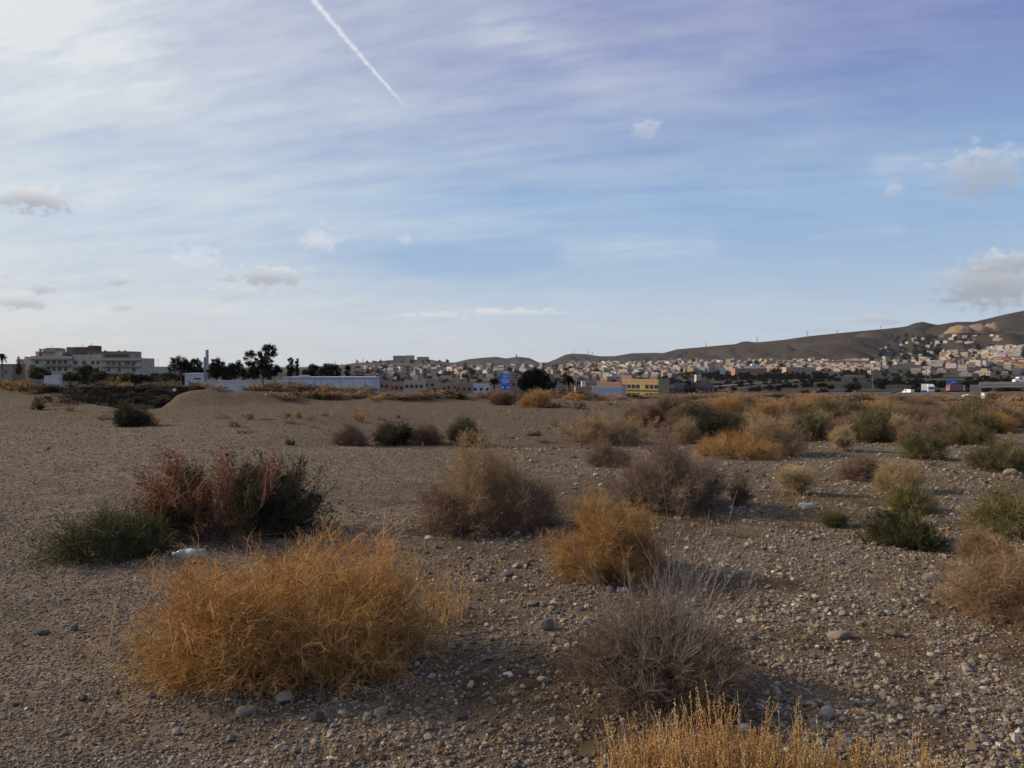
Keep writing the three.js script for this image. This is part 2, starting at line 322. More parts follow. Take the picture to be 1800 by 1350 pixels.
function groundColor(x, z, h) {
  const d = -z, u = x / Math.max(d, 1);
  let c;
  if (d < 130) {
    c = mix3(GRAVEL, PALE, clamp(0.35 + 0.8 * fbm(x / 3.4, d / 3.4, 3)));
    c = mix3(c, SOIL, 0.92 * soilAmount(x, d) * (1 - sstep(9, 15, d)));
    const sandy = Math.max(sstep(padEdge(x), padEdge(x) + 1.4, d) * inPad(x), sstep(19, 27, d + 3 * noise(x / 5, d / 5)));
    c = mix3(c, mix3(SAND, CLOD, clamp(0.4 + 0.9 * fbm(x / 4, d / 3, 4))), sandy * 0.85);
    const q = clamp(rubble(x, d));
    c = mix3(c, mix3(CLOD, PALE, clamp(0.25 + 1.1 * fbm(x / 1.3, d / 1.1, 4, 0.6))), q * 0.8);
    c = mix3(c, PALE, 0.85 * track(x, d));
    const b = darkBank(x, d) * clamp(1.1 + 0.5 * fbm(x / 1.6, d / 1.6, 4, 0.6));
    c = mix3(c, mix3(BURNT, CLOD, clamp(-0.05 + 0.5 * fbm(x / 0.8, d / 0.8, 3))), b);
    const over = sstep(52, 70, d);
    if (over > 0) c = mix3(c, mix3([0.14, 0.11, 0.078], [0.07, 0.066, 0.043], clamp(0.5 + 1.2 * fbm(x / 9, d / 9, 4))), over);
  } else {
    const n = fbm(x / 210 + 3, d / 62, 5, 0.6), m = fbm(x / 40, d / 18 + 9, 4, 0.6);
    const field = mix3([0.12, 0.095, 0.07], [0.03, 0.034, 0.021], clamp(0.7 + 1.9 * n + 1.2 * m));
    const town = mix3([0.17, 0.135, 0.108], [0.05, 0.046, 0.034], clamp(0.6 + 1.6 * m + 0.6 * n));
    c = mix3(field, town, sstep(700, 1050, d + 160 * n));
    const rock = mix3([0.068, 0.048, 0.036], [0.04, 0.033, 0.025], clamp(0.45 + 1.6 * fbm(x / 260 + 2, d / 420, 5, 0.6)));
    c = mix3(c, mix3(rock, [0.13, 0.092, 0.066], clamp(fbm(x / 90, d / 130, 4, 0.6) * 1.3)), sstep(6, 24, h - valley(x, d)) * sstep(600, 900, d));
  }
  const f = 0.92 + 0.3 * fbm(x / 0.55, d / 0.55, 2) * (1 - sstep(8, 20, d));
  return [c[0] * K * f, c[1] * K * f, c[2] * K * f];
}
{
  const apex = 6, angles = [], rows = [];
  for (let i = 0; i <= 640; i++) angles.push((-48 + 96 * i / 640) * RAD);
  for (let i = 1; i < 60; i++) angles.push((48 + (360 - 96) * i / 60) * RAD);
  for (const d of [-4.5, -3, -1.5, 0, 1, 1.6, 2.1]) rows.push(d);
  for (let d = 2.3; d < 13000;) { rows.push(d); d += d > 1300 && d < 4700 ? 34 : Math.max(0.021, 0.0042 * Math.pow(d, 1.35)); }
  const A = angles.length, n = rows.length, pos = new Float32Array((A * n + 1) * 3), col = new Float32Array((A * n + 1) * 3), uv = new Float32Array((A * n + 1) * 2), idx = [];
  const put = (k, x, z) => {
    const h = H(x, z);
    pos.set([x, h, z], k * 3); uv.set([x / 4, z / 4], k * 2); col.set(groundColor(x, z, h), k * 3);
  };
  rows.forEach((d, j) => angles.forEach((a, i) => { const R = d + apex; put(j * A + i, R * Math.sin(a), apex - R * Math.cos(a)); }));
  put(A * n, 0, apex);
  for (let j = 0; j < n - 1; j++) for (let i = 0; i < A; i++) {
    const a = j * A + i, b = j * A + (i + 1) % A, c = a + A, e = b + A;
    idx.push(a, b, c, b, e, c);
  }
  for (let i = 0; i < A; i++) idx.push(A * n, (i + 1) % A, i);
  const g = new THREE.BufferGeometry();
  g.setAttribute('position', new THREE.BufferAttribute(pos, 3)); g.setAttribute('uv', new THREE.BufferAttribute(uv, 2)); g.setAttribute('color', new THREE.BufferAttribute(col, 3));
  g.setIndex(idx); g.computeVertexNormals();
  tag(new THREE.Mesh(g, groundMat), 'ground', null, null, null, 'structure');
  console.log('ground', A * n, 'vertices');
}

// ---------------------------------------------------------------- plants: strands, leaves, shrubs
class Strands {
  constructor() { this.p = []; this.n = []; this.c = []; this.i = []; }
  tube(pts, r0, r1, col, sides = 3) {
    const N = pts.length, a = pts[0], b = pts[N - 1];
    let tx = b[0] - a[0], ty = b[1] - a[1], tz = b[2] - a[2], l = Math.hypot(tx, ty, tz) || 1; tx /= l; ty /= l; tz /= l;
    let ux = Math.abs(ty) < 0.9 ? -tz : 0, uy = Math.abs(ty) < 0.9 ? 0 : tz, uz = Math.abs(ty) < 0.9 ? tx : -ty; l = Math.hypot(ux, uy, uz) || 1; ux /= l; uy /= l; uz /= l;
    const vx = ty * uz - tz * uy, vy = tz * ux - tx * uz, vz = tx * uy - ty * ux, base = this.p.length / 3;
    for (let k = 0; k < N; k++) {
      const r = lerp(r0, r1, k / (N - 1));
      for (let s = 0; s < sides; s++) {
        const f = s / sides * Math.PI * 2, cs = Math.cos(f), sn = Math.sin(f), nx = ux * cs + vx * sn, ny = uy * cs + vy * sn, nz = uz * cs + vz * sn;
        this.p.push(pts[k][0] + nx * r, pts[k][1] + ny * r, pts[k][2] + nz * r); this.n.push(nx, ny, nz); this.c.push(col[0], col[1], col[2]);
      }
    }
    for (let k = 0; k < N - 1; k++) for (let s = 0; s < sides; s++) {
      const q = base + k * sides + s, w = base + k * sides + (s + 1) % sides;
      this.i.push(q, w, q + sides, w, w + sides, q + sides);
    }
  }
  leaf(o, dir, side, len, wid, col) {                            // a pointed leaf folded along its middle
    const b = this.p.length / 3, nx = dir[1] * side[2] - dir[2] * side[1], ny = dir[2] * side[0] - dir[0] * side[2], nz = dir[0] * side[1] - dir[1] * side[0];
    const P = (f, s, l) => this.p.push(o[0] + dir[0] * len * f + side[0] * wid * s + nx * wid * l, o[1] + dir[1] * len * f + side[1] * wid * s + ny * wid * l, o[2] + dir[2] * len * f + side[2] * wid * s + nz * wid * l);
    P(0, 0, 0); P(0.5, 0.5, 0.25); P(1, 0, 0); P(0.5, -0.5, 0.25);
    for (let k = 0; k < 4; k++) { this.n.push(nx, ny, nz); this.c.push(col[0], col[1], col[2]); }
    this.i.push(b, b + 1, b + 2, b, b + 2, b + 3);
  }
  bud(o, r, col) {
    const b = this.p.length / 3;
    for (const [x, y, z] of [[1, 0, 0], [-1, 0, 0], [0, 1.35, 0], [0, -1.2, 0], [0, 0, 1], [0, 0, -1]]) { this.p.push(o[0] + x * r, o[1] + y * r, o[2] + z * r); this.n.push(x, y / 1.35, z); this.c.push(col[0], col[1], col[2]); }
    this.i.push(b, b + 2, b + 4, b + 4, b + 2, b + 1, b + 1, b + 2, b + 5, b + 5, b + 2, b, b + 4, b + 3, b, b + 1, b + 3, b + 4, b + 5, b + 3, b + 1, b, b + 3, b + 5);
  }
  get empty() { return !this.i.length; }
  get tris() { return this.i.length / 3; }
  geometry() {
    const g = new THREE.BufferGeometry();
    g.setAttribute('position', new THREE.Float32BufferAttribute(this.p, 3)); g.setAttribute('normal', new THREE.Float32BufferAttribute(this.n, 3)); g.setAttribute('color', new THREE.Float32BufferAttribute(this.c, 3));
    g.setIndex(this.i);
    return g;
  }
}
const unit = (v) => { const l = Math.hypot(v[0], v[1], v[2]) || 1; return [v[0] / l, v[1] / l, v[2] / l]; };
const randDir = (r) => { const a = r() * Math.PI * 2, y = r.r(-1, 1), s = Math.sqrt(1 - y * y); return [Math.cos(a) * s, y, Math.sin(a) * s]; };
/* A shrub about its base: stems rise from a small crown of roots and end on a dome w wide and h high.
   o: w, h, n stems, r stem radius, kids [{n, len, ang, r}] side shoots by level, wig waviness, cols palette, leaf {n, len, wid, cols}, tmax widest lean, rise how upright shoots turn */
function shrub(o, seed) {
  const r = rng(seed), S = new Strands(), L = new Strands(), a = o.w / 2, lean = o.lean ?? 0, sprigs = [];
  const shoot = (from, dir, len, r0, level, hue) => {
    const seg = o.seg?.[level] ?? (level ? 3 : 5), pts = [from], q = [dir[0], dir[1], dir[2]];
    const wig = (o.wig ?? 0.25) * (level ? 1.25 : 1), rise = o.rise ?? 0.12;
    let p = from;
    for (let k = 0; k < seg; k++) {
      q[0] += r.r(-wig, wig); q[1] += r.r(-wig, wig) + (level ? rise : o.stemRise ?? -0.02); q[2] += r.r(-wig, wig);
      const l = len / seg / (Math.hypot(q[0], q[1], q[2]) || 1);
      p = [p[0] + q[0] * l, Math.max(0.004, p[1] + q[1] * l), p[2] + q[2] * l];
      pts.push(p);
    }
    const f = r.r(0.78, 1.2), base = hue ?? r.pick(o.cols);
    S.tube(pts, r0, r0 * (level ? 0.55 : 0.6), [base[0] * f, base[1] * f, base[2] * f]);
    if (o.leaf && level >= (o.leaf.from ?? 1)) for (let k = 0; k < o.leaf.n; k++) {
      const t = r.r(0.1, 1) * (pts.length - 1), i = Math.min(pts.length - 2, Math.floor(t)), g = t - i, lf = r.r(0.7, 1.25);
      let lc = r.pick(o.leaf.cols);
      if (o.leaf.patch) lc = o.leaf.patch(p, r) ?? lc;
      L.leaf([lerp(pts[i][0], pts[i + 1][0], g), lerp(pts[i][1], pts[i + 1][1], g), lerp(pts[i][2], pts[i + 1][2], g)], unit([q[0] + r.r(-1, 1) * 0.9, q[1] + r.r(-0.6, 1), q[2] + r.r(-1, 1) * 0.9]), randDir(r), o.leaf.len * r.r(0.6, 1.3), o.leaf.wid * r.r(0.7, 1.2), [lc[0] * lf, lc[1] * lf, lc[2] * lf]);
    }
    const sp = o.sprig;
    if (sp && level >= (sp.from ?? 1)) for (let k = 0, m = level ? sp.per : sp.perStem ?? 0; k < m; k++) {
      const t = (level ? r.r(0.15, 1) : r.r(0.35, 1)) * (pts.length - 1), i = Math.min(pts.length - 2, Math.floor(t)), g = t - i, e = randDir(r), b = sp.bend ?? 0.8, tt = unit([pts[i + 1][0] - pts[i][0], pts[i + 1][1] - pts[i][1], pts[i + 1][2] - pts[i][2]]);
      const at3 = [0, 1, 2].map((c) => lerp(pts[i][c], pts[i + 1][c], g)), odd = sp.patch?.(at3, r), f2 = r.r(0.75, 1.22);
      sprigs.push({ kind: odd?.kind ?? r.pick(sp.kinds), p: at3, d: unit([tt[0] + e[0] * b, tt[1] + e[1] * b + (sp.up ?? 0.25), tt[2] + e[2] * b]), l: r.r(...sp.len), c: (odd?.col ?? r.pick(sp.cols)).map((v) => v * f2), spin: r() * 6.3 });
    }
    const kid = o.kids?.[level];
    if (kid) for (let k = 0; k < kid.n; k++) {
      const t = r.r(kid.from ?? 0.25, 1) * (pts.length - 1), i = Math.min(pts.length - 2, Math.floor(t)), g = t - i, s = randDir(r), m = unit([pts[i + 1][0] - pts[i][0], pts[i + 1][1] - pts[i][1], pts[i + 1][2] - pts[i][2]]), an = (kid.ang ?? 0.7) * r.r(0.5, 1.3);
      shoot([lerp(pts[i][0], pts[i + 1][0], g), lerp(pts[i][1], pts[i + 1][1], g), lerp(pts[i][2], pts[i + 1][2], g)], unit([m[0] + s[0] * an, m[1] + s[1] * an, m[2] + s[2] * an]), kid.len * (kid.abs ? 1 : len) * r.r(0.5, 1.25), kid.r ?? r0 * 0.62, level + 1, o.ownHue ? base : undefined);
    }
  };
  for (let k = 0; k < o.n; k++) {
    const az = r() * Math.PI * 2, tl = (o.tmax ?? 1.45) * Math.pow(r(), o.tpow ?? 0.62), reach = r.r(0.66, 1.06) * (o.reach ?? 0.95);
    const lump = 1 + (o.lump ?? 0.3) * noise(Math.cos(az) * 1.7 + seed, Math.sin(az) * 1.7 + tl * 1.4);
    const tip = [Math.sin(tl) * Math.cos(az) * a * lump + lean, Math.cos(tl) * o.h * lump, Math.sin(tl) * Math.sin(az) * a * (o.deep ?? 1) * lump].map((v) => v * reach);
    const rb = a * (o.root ?? 0.22) * Math.sqrt(r()), from = [Math.cos(az) * rb * r(), 0.0, Math.sin(az) * rb * r()];
    const to = [tip[0] - from[0], tip[1] - from[1], tip[2] - from[2]];
    shoot(from, unit([to[0], to[1] + (o.stemRise ? 0 : 0.02), to[2]]), Math.hypot(...to), o.r * r.r(0.7, 1.2), 0);
  }
  return { stems: S, leaves: L, sprigs };
}
// sprigs: small forked shoots one unit long, pointing up; a bush carries thousands of them
const sprigGeo = {};
{
  const make = (name, seed, { wig, sides, seg, r0, ang, leaves = 0, ll = 0.16, lw = 0.07, fork = 0 }) => {
    const r = rng(seed), S = new Strands();
    const grow = (from, dir, len, rad, lv) => {
      const n = lv ? Math.max(2, seg - 1) : seg, pts = [from], q = [...dir];
      let p = from;
      for (let k = 0; k < n; k++) { q[0] += r.r(-wig, wig); q[1] += r.r(-wig, wig) * 0.7; q[2] += r.r(-wig, wig); const l = len / n / Math.hypot(...q); p = [p[0] + q[0] * l, p[1] + q[1] * l, p[2] + q[2] * l]; pts.push(p); }
      const f = r.r(0.8, 1.15);
      S.tube(pts, rad, rad * 0.6, [f, f, f]);
      for (let k = 0; k < leaves / (lv ? 1.5 : 1); k++) { const t = r.r(0.1, 1) * n, i = Math.min(n - 1, Math.floor(t)), h = t - i, g = r.r(0.7, 1.25); S.leaf([0, 1, 2].map((c) => lerp(pts[i][c], pts[i + 1][c], h)), unit([q[0] + r.r(-1, 1), q[1] + r.r(-0.5, 1), q[2] + r.r(-1, 1)]), randDir(r), ll * r.r(0.6, 1.25), lw, [g, g, g]); }
      if (lv < 1 + fork) for (let k = 0; k < (lv ? 2 : sides); k++) { const t = r.r(0.12, 0.95) * n, i = Math.min(n - 1, Math.floor(t)), h = t - i, e = randDir(r); grow([0, 1, 2].map((c) => lerp(pts[i][c], pts[i + 1][c], h)), unit([q[0] + e[0] * ang, q[1] * 0.8 + e[1] * ang, q[2] + e[2] * ang]), len * r.r(0.3, 0.65), rad * 0.75, lv + 1); }
    };
    grow([0, 0, 0], [0, 1, 0], 1, r0, 0);
    sprigGeo[name] = S.geometry();
  };
  for (let v = 0; v < 2; v++) {
    make('wire' + v, 300 + v, { wig: 0.26, sides: 8, seg: 5, r0: 0.0074, ang: 0.85, fork: 1 });
    make('twig' + v, 310 + v, { wig: 0.16, sides: 7, seg: 4, r0: 0.0085, ang: 0.7, fork: 1 });
    make('leafy' + v, 320 + v, { wig: 0.18, sides: 5, seg: 3, r0: 0.009, ang: 0.8, leaves: 7, ll: 0.15, lw: 0.065 });
    make('needle' + v, 330 + v, { wig: 0.15, sides: 8, seg: 3, r0: 0.009, ang: 0.75, leaves: 5, ll: 0.13, lw: 0.032 });
  }
}
let plantTris = 0, sprigCount = 0;
function plant(name, parts, g, scale, turn, label, category, group) {
  const o = new THREE.Group();
  for (const [n, s] of Object.entries(parts)) if (s.tris) { plantTris += s.tris; part(o, n, s.geometry(), plantMat); }
  const by = {}, m4 = new THREE.Matrix4(), q = new THREE.Quaternion(), q2 = new THREE.Quaternion(), up = new THREE.Vector3(0, 1, 0), c = new THREE.Color();
  for (const e of parts.sprigs ?? []) (by[e.kind] = by[e.kind] ?? []).push(e);
  for (const [kind, list] of Object.entries(by)) {
    const im = new THREE.InstancedMesh(sprigGeo[kind], /leafy|needle/.test(kind) ? leafMat : plantMat, list.length);
    list.forEach((e, i) => { q.setFromUnitVectors(up, new THREE.Vector3(...e.d)); q2.setFromAxisAngle(up, e.spin); m4.compose(new THREE.Vector3(...e.p), q.multiply(q2), new THREE.Vector3(e.l, e.l, e.l)); im.setMatrixAt(i, m4); im.setColorAt(i, c.setRGB(...e.c)); });
    im.name = /leafy|needle/.test(kind) ? 'leafy_sprigs' : 'twigs'; im.userData.kind = 'stuff'; sprigCount += list.length;
    o.add(im);
  }
  o.position.set(g.x, g.y - 0.015, g.z); o.rotation.y = turn; o.scale.set(...scale);
  return tag(o, name, label, category, group);
}
const GOLD = [[0.494, 0.27, 0.081], [0.437, 0.23, 0.067], [0.532, 0.315, 0.114], [0.38, 0.189, 0.057], [0.57, 0.351, 0.142]];
const TAN = [[0.42, 0.3, 0.16], [0.35, 0.24, 0.13], [0.48, 0.355, 0.2], [0.3, 0.2, 0.11]];
const GREY = [[0.25, 0.195, 0.15], [0.2, 0.15, 0.112], [0.31, 0.25, 0.2], [0.15, 0.11, 0.082]];
const PINKGREY = [[0.29, 0.2, 0.15], [0.23, 0.155, 0.115], [0.35, 0.255, 0.195], [0.18, 0.12, 0.09]];
const STRAW = [[0.55, 0.42, 0.22], [0.48, 0.35, 0.17], [0.62, 0.48, 0.27]];
const OLIVE = [[0.24, 0.21, 0.096], [0.3, 0.252, 0.114], [0.18, 0.168, 0.079], [0.36, 0.288, 0.132]];
const GREEN = [[0.217, 0.241, 0.096], [0.283, 0.3, 0.124], [0.167, 0.192, 0.079], [0.35, 0.333, 0.135]];
const DARK = [[0.173, 0.165, 0.09], [0.217, 0.188, 0.105], [0.128, 0.128, 0.072]];
const LIME = [[0.32, 0.27, 0.09], [0.26, 0.23, 0.08], [0.38, 0.31, 0.115]];
const ROSE = [[0.68, 0.32, 0.19], [0.7, 0.38, 0.24], [0.55, 0.25, 0.145]];
const BROWN = [[0.24, 0.15, 0.085], [0.19, 0.115, 0.068], [0.29, 0.19, 0.105]];

// the plants near the camera, each grown for its own spot: [pixel x, pixel y of its foot, width, height]
function spot(px, py, w, h) { const g = gnd(px, py); return { g, w: w * g.px, h: h * g.px }; }
{
  const W = ['wire0', 'wire1'], TW = ['twig0', 'twig1'], LF = ['leafy0', 'leafy1'], ND = ['needle0', 'needle1'];
  const dome = { tmax: 1.52, tpow: 0.5, reach: 0.84, root: 0.5, wig: 0.16, rise: 0.1, seg: [5, 4, 3] };
  // big golden bush
  let s = spot(515, 1165, 560, 215);
  plant('dry_bush', shrub({ ...dome, w: s.w, h: s.h, n: 120, r: 0.0028, root: 0.72, deep: 0.72, tpow: 0.45, lump: 0.2, kids: [{ n: 9, len: 0.42, ang: 0.95, r: 0.0021, from: 0.2 }], cols: [...GOLD, BROWN[2]], sprig: { per: 2, perStem: 4, from: 0, len: [0.13, 0.26], kinds: W, cols: GOLD, bend: 0.9, up: 0.3 } }, 11), s.g, [1, 1, 1], 0.4, 'largest golden dry bush with dense wiry stems, nearest of the golden bushes', 'bush', 'golden dry bushes');
  // rounder golden bush by the grey one
  s = spot(1067, 1008, 215, 132);
  plant('dry_bush', shrub({ ...dome, w: s.w, h: s.h, n: 90, r: 0.0026, root: 0.85, deep: 0.95, lump: 0.15, kids: [{ n: 8, len: 0.4, ang: 0.7, r: 0.002, from: 0.25 }], cols: [GOLD[1], GOLD[3], BROWN[2]], sprig: { per: 4, perStem: 4, from: 0, len: [0.09, 0.18], kinds: [...W, ...TW], cols: [[0.42, 0.24, 0.085], [0.36, 0.2, 0.075], [0.46, 0.28, 0.11], [0.3, 0.165, 0.065]], bend: 0.7, up: 0.5 } }, 12), s.g, [1, 1, 1], 1.1, 'rounded amber dry bush between two bare grey bushes', 'bush', 'golden dry bushes');
  // bare grey bush in front
  s = spot(1165, 1208, 325, 150);
  {
    const A = shrub({ ...dome, w: s.w, h: s.h, n: 70, r: 0.0042, root: 0.55, wig: 0.24, kids: [{ n: 7, len: 0.45, ang: 0.9, r: 0.0024, from: 0.15 }], cols: GREY, sprig: { per: 3, perStem: 4, from: 0, len: [0.09, 0.19], kinds: TW, cols: [[0.2, 0.145, 0.1], [0.15, 0.105, 0.072], [0.25, 0.19, 0.14], [0.12, 0.085, 0.06]], bend: 0.9, up: 0.15 } }, 13);
    const B = shrub({ w: s.w * 1.15, h: s.h * 1.85, n: 34, r: 0.002, tmax: 1.0, tpow: 0.9, root: 0.3, wig: 0.09, stemRise: 0.01, kids: [{ n: 6, len: 0.4, ang: 0.42, r: 0.0013, from: 0.3 }, { n: 2, len: 0.45, ang: 0.5, r: 0.001 }], cols: [[0.34, 0.29, 0.24], [0.27, 0.22, 0.18]], seg: [6, 4, 2] }, 14);
    plant('bare_bush', { stems: A.stems, long_shoots: B.stems, sprigs: A.sprigs }, s.g, [1, 1, 1], 0.2, 'leafless grey twiggy bush in front of the amber bush, long pale shoots', 'bush', 'bare twiggy bushes');
  }
  // mixed twig bush in the middle
  s = spot(866, 925, 285, 118);
  {
    const A = shrub({ ...dome, w: s.w, h: s.h, n: 60, r: 0.005, deep: 0.7, root: 0.6, kids: [{ n: 8, len: 0.42, ang: 0.7, r: 0.003, from: 0.2 }], cols: PINKGREY, sprig: { per: 3, perStem: 3, from: 0, len: [0.12, 0.24], kinds: TW, cols: [[0.24, 0.15, 0.1], [0.19, 0.12, 0.08], [0.29, 0.2, 0.14], [0.3, 0.2, 0.11]], up: 0.35 } }, 15);
    const B = shrub({ w: s.w * 0.8, h: s.h * 1.22, n: 46, r: 0.0024, tmax: 0.95, tpow: 0.7, root: 0.6, deep: 0.7, lean: -0.15, wig: 0.09, kids: [{ n: 3, len: 0.3, ang: 0.4, r: 0.002, from: 0.5 }], cols: [STRAW[1], TAN[0], GOLD[2]], seg: [5, 3], sprig: { per: 3, perStem: 2, from: 0, len: [0.1, 0.2], kinds: TW, cols: [TAN[0], TAN[1], [0.42, 0.28, 0.12]], bend: 0.5, up: 0.6 } }, 16);
    plant('bare_bush', { stems: A.stems, straw_shoots: B.stems, sprigs: [...A.sprigs, ...B.sprigs] }, s.g, [1, 1, 1], 0.3, 'brown twig bush topped with straw-coloured shoots, beside the amber bush', 'bush', 'bare twiggy bushes');
  }
  // grey brown bush behind the amber one
  s = spot(1172, 890, 235, 105);
  plant('bare_bush', shrub({ ...dome, w: s.w, h: s.h, n: 55, r: 0.005, deep: 0.8, root: 0.6, kids: [{ n: 8, len: 0.42, ang: 0.7, r: 0.003, from: 0.2 }], cols: PINKGREY, sprig: { per: 4, perStem: 3, from: 0, len: [0.12, 0.26], kinds: TW, cols: [[0.25, 0.175, 0.13], [0.2, 0.135, 0.1], [0.3, 0.22, 0.165], [0.155, 0.105, 0.078]], up: 0.4 } }, 17), s.g, [1, 1, 1], 2.2, 'mauve-grey leafless bush behind the amber bush', 'bush', 'bare twiggy bushes');
  s = spot(1300, 888, 40, 56);
  plant('green_bush', shrub({ ...dome, w: s.w, h: s.h, n: 14, r: 0.004, kids: [{ n: 5, len: 0.4, r: 0.0025 }], cols: BROWN, sprig: { per: 2, perStem: 2, from: 0, len: [0.08, 0.15], kinds: ND, cols: OLIVE } }, 18), s.g, [1, 1, 1], 0, 'small upright olive shrub at the edge of the mauve-grey bush', 'shrub');
  // leafy bush with rosy shoots
  s = spot(400, 938, 375, 132);
  plant('leafy_bush', shrub({ ...dome, w: s.w, h: s.h, n: 90, r: 0.004, deep: 0.7, root: 0.65, rise: 0.2, lump: 0.2, kids: [{ n: 8, len: 0.38, ang: 0.6, r: 0.0025, from: 0.25 }], cols: [...BROWN, ROSE[2]], sprig: { per: 3, perStem: 3, from: 0, len: [0.12, 0.25], kinds: [...LF, ...ND, ...ND], cols: [...DARK, ...OLIVE.slice(0, 3), GREEN[2], BROWN[0]], bend: 0.55, up: 0.6, patch: (p, r) => { const k = noise(p[0] * 2.6 + 5.2, p[2] * 1.8 + p[1] * 1.5) + (p[0] < 0.1 ? 0.3 : -0.22) + (p[1] - 0.3) * 0.5; return k > 0.06 && r() < 0.86 ? { kind: r.pick(ND), col: r.pick(ROSE) } : null; } } }, 19), s.g, [1, 1, 1], 0, 'broad dark green bush with rosy pink shoots behind the big golden bush', 'bush', 'leafy green bushes');
  s = spot(185, 978, 225, 66);
  plant('leafy_bush', shrub({ ...dome, w: s.w, h: s.h, n: 48, r: 0.004, deep: 0.8, root: 0.6, kids: [{ n: 8, len: 0.42, ang: 0.7, r: 0.0024, from: 0.2 }], cols: [...BROWN, OLIVE[0]], sprig: { per: 2, perStem: 2, from: 0, len: [0.1, 0.22], kinds: ND, cols: [...GREEN, ...OLIVE, LIME[1]], up: 0.4 } }, 20), s.g, [1, 1, 1], 1, 'low sprawling olive bush beside the rosy-shooted bush', 'bush', 'leafy green bushes');
  // green bushes on the right
  const fine = (w, h, cols, seed, kinds, n, len) => shrub({ ...dome, w, h, n, r: 0.0035, root: 0.7, kids: [{ n: 8, len: 0.42, ang: 0.7, r: 0.0022, from: 0.2 }], cols: TAN, sprig: { per: 4, perStem: 4, from: 0, len, kinds, cols, up: 0.35 } }, seed);
  s = spot(1588, 958, 140, 50);
  plant('green_bush', fine(s.w, s.h, [...GREEN, OLIVE[1], OLIVE[0]], 21, [...ND, ...LF], 46, [0.08, 0.15]), s.g, [1, 1, 1], 0, 'low domed dark green bush on open gravel', 'bush', 'leafy green bushes');
  s = spot(1598, 900, 85, 40);
  plant('green_bush', fine(s.w, s.h, [...LIME, GREEN[3]], 22, [...ND, ...W], 30, [0.08, 0.15]), s.g, [1, 1, 1], 0, 'yellow-green bush just behind the low domed dark green bush', 'bush', 'leafy green bushes');
  s = spot(1576, 866, 70, 54);
  plant('dry_bush', fine(s.w, s.h, [...TAN, OLIVE[3], LIME[1]], 23, [...W, ...TW], 34, [0.1, 0.18]), s.g, [1, 1, 1], 0, 'hazy fine-stemmed tan bush behind the yellow-green bush', 'bush');
  s = spot(1467, 924, 42, 22);
  plant('green_bush', fine(s.w, s.h, [LIME[1], GREEN[3], LIME[0]], 24, ND, 18, [0.06, 0.1]), s.g, [1, 1, 1], 0, 'tiny round green tuft alone on open gravel', 'bush');
  s = spot(1795, 938, 175, 64);
  plant('green_bush', fine(s.w, s.h, [...LIME, ...OLIVE], 25, [...ND, ...W], 55, [0.1, 0.18]), s.g, [1, 1, 1], 0, 'yellow-olive bush cut by the picture edge, above the russet bush', 'bush', 'leafy green bushes');
  s = spot(1800, 1088, 225, 135);
  plant('dry_bush', shrub({ ...dome, w: s.w, h: s.h, n: 70, r: 0.003, root: 0.75, wig: 0.22, kids: [{ n: 8, len: 0.45, ang: 0.9, r: 0.002, from: 0.2 }], cols: [...BROWN, TAN[1]], sprig: { per: 3, perStem: 3, from: 0, len: [0.08, 0.17], kinds: [...W, ...TW], cols: [BROWN[0], BROWN[2], TAN[1], TAN[3], [0.36, 0.22, 0.1]], bend: 1, up: 0.1 } }, 26), s.g, [1, 1, 1], 0, 'russet tangle of fine dry stems cut by the picture edge', 'bush', 'golden dry bushes');
  s = spot(1735, 985, 80, 40);
  plant('dry_bush', fine(s.w, s.h, [BROWN[0], TAN[1], TAN[3]], 27, TW, 26, [0.08, 0.16]), s.g, [1, 1, 1], 0, 'small russet bush between yellow-olive bush and russet tangle', 'bush', 'golden dry bushes');
  // yellow stalks at the very front
  const stalks = (w, dp, n, seed, hmax) => {
    const r = rng(seed), S = new Strands(), B = new Strands();
    for (let k = 0; k < n; k++) {
      const a = r() * 7, q = Math.sqrt(r()), x = Math.cos(a) * q * w / 2, z = Math.sin(a) * q * dp / 2, tall = (r() < 0.12 ? r.r(0.85, 1.15) : r.r(0.3, 0.75)) * hmax * (1 - 0.35 * q * q), f = r.r(0.8, 1.15), c = r.pick([...GOLD, STRAW[1], STRAW[0]]).map((v) => v * f);
      const pts = [[x, -0.01, z]], d = [r.r(-0.22, 0.22) + x * 0.25, 1, r.r(-0.22, 0.22)];
      for (let i = 0; i < 6; i++) { const p = pts[i]; d[0] += r.r(-0.09, 0.09); d[2] += r.r(-0.09, 0.09); pts.push([p[0] + d[0] * tall / 6, p[1] + tall / 6, p[2] + d[2] * tall / 6]); }
      S.tube(pts, 0.0017, 0.0011, c);
      const buds = Math.round(tall * 75);
      for (let i = 0; i < buds; i++) { const t = r.r(1.2, 6), j = Math.min(5, Math.floor(t)), g = t - j; B.bud([lerp(pts[j][0], pts[j + 1][0], g) + r.r(-1, 1) * 0.004, lerp(pts[j][1], pts[j + 1][1], g), lerp(pts[j][2], pts[j + 1][2], g) + r.r(-1, 1) * 0.004], r.r(0.0016, 0.0034), c.map((v) => v * r.r(0.85, 1.2))); }
      for (let i = 0; i < 2; i++) { const j = 2 + Math.floor(r() * 3), p = pts[j], e = [[p[0], p[1], p[2]]]; const m = [r.r(-0.5, 0.5), 1, r.r(-0.5, 0.5)], ln = tall * r.r(0.12, 0.3); for (let u = 1; u < 4; u++) e.push([p[0] + m[0] * ln * u / 3, p[1] + m[1] * ln * u / 3, p[2] + m[2] * ln * u / 3]); S.tube(e, 0.0012, 0.0008, c); for (let u = 0; u < 7; u++) { const t = r(); B.bud([p[0] + m[0] * ln * t, p[1] + ln * t, p[2] + m[2] * ln * t], r.r(0.0016, 0.003), c.map((v) => v * r.r(0.85, 1.2))); } }
    }
    return { stems: S, buds: B };
  };
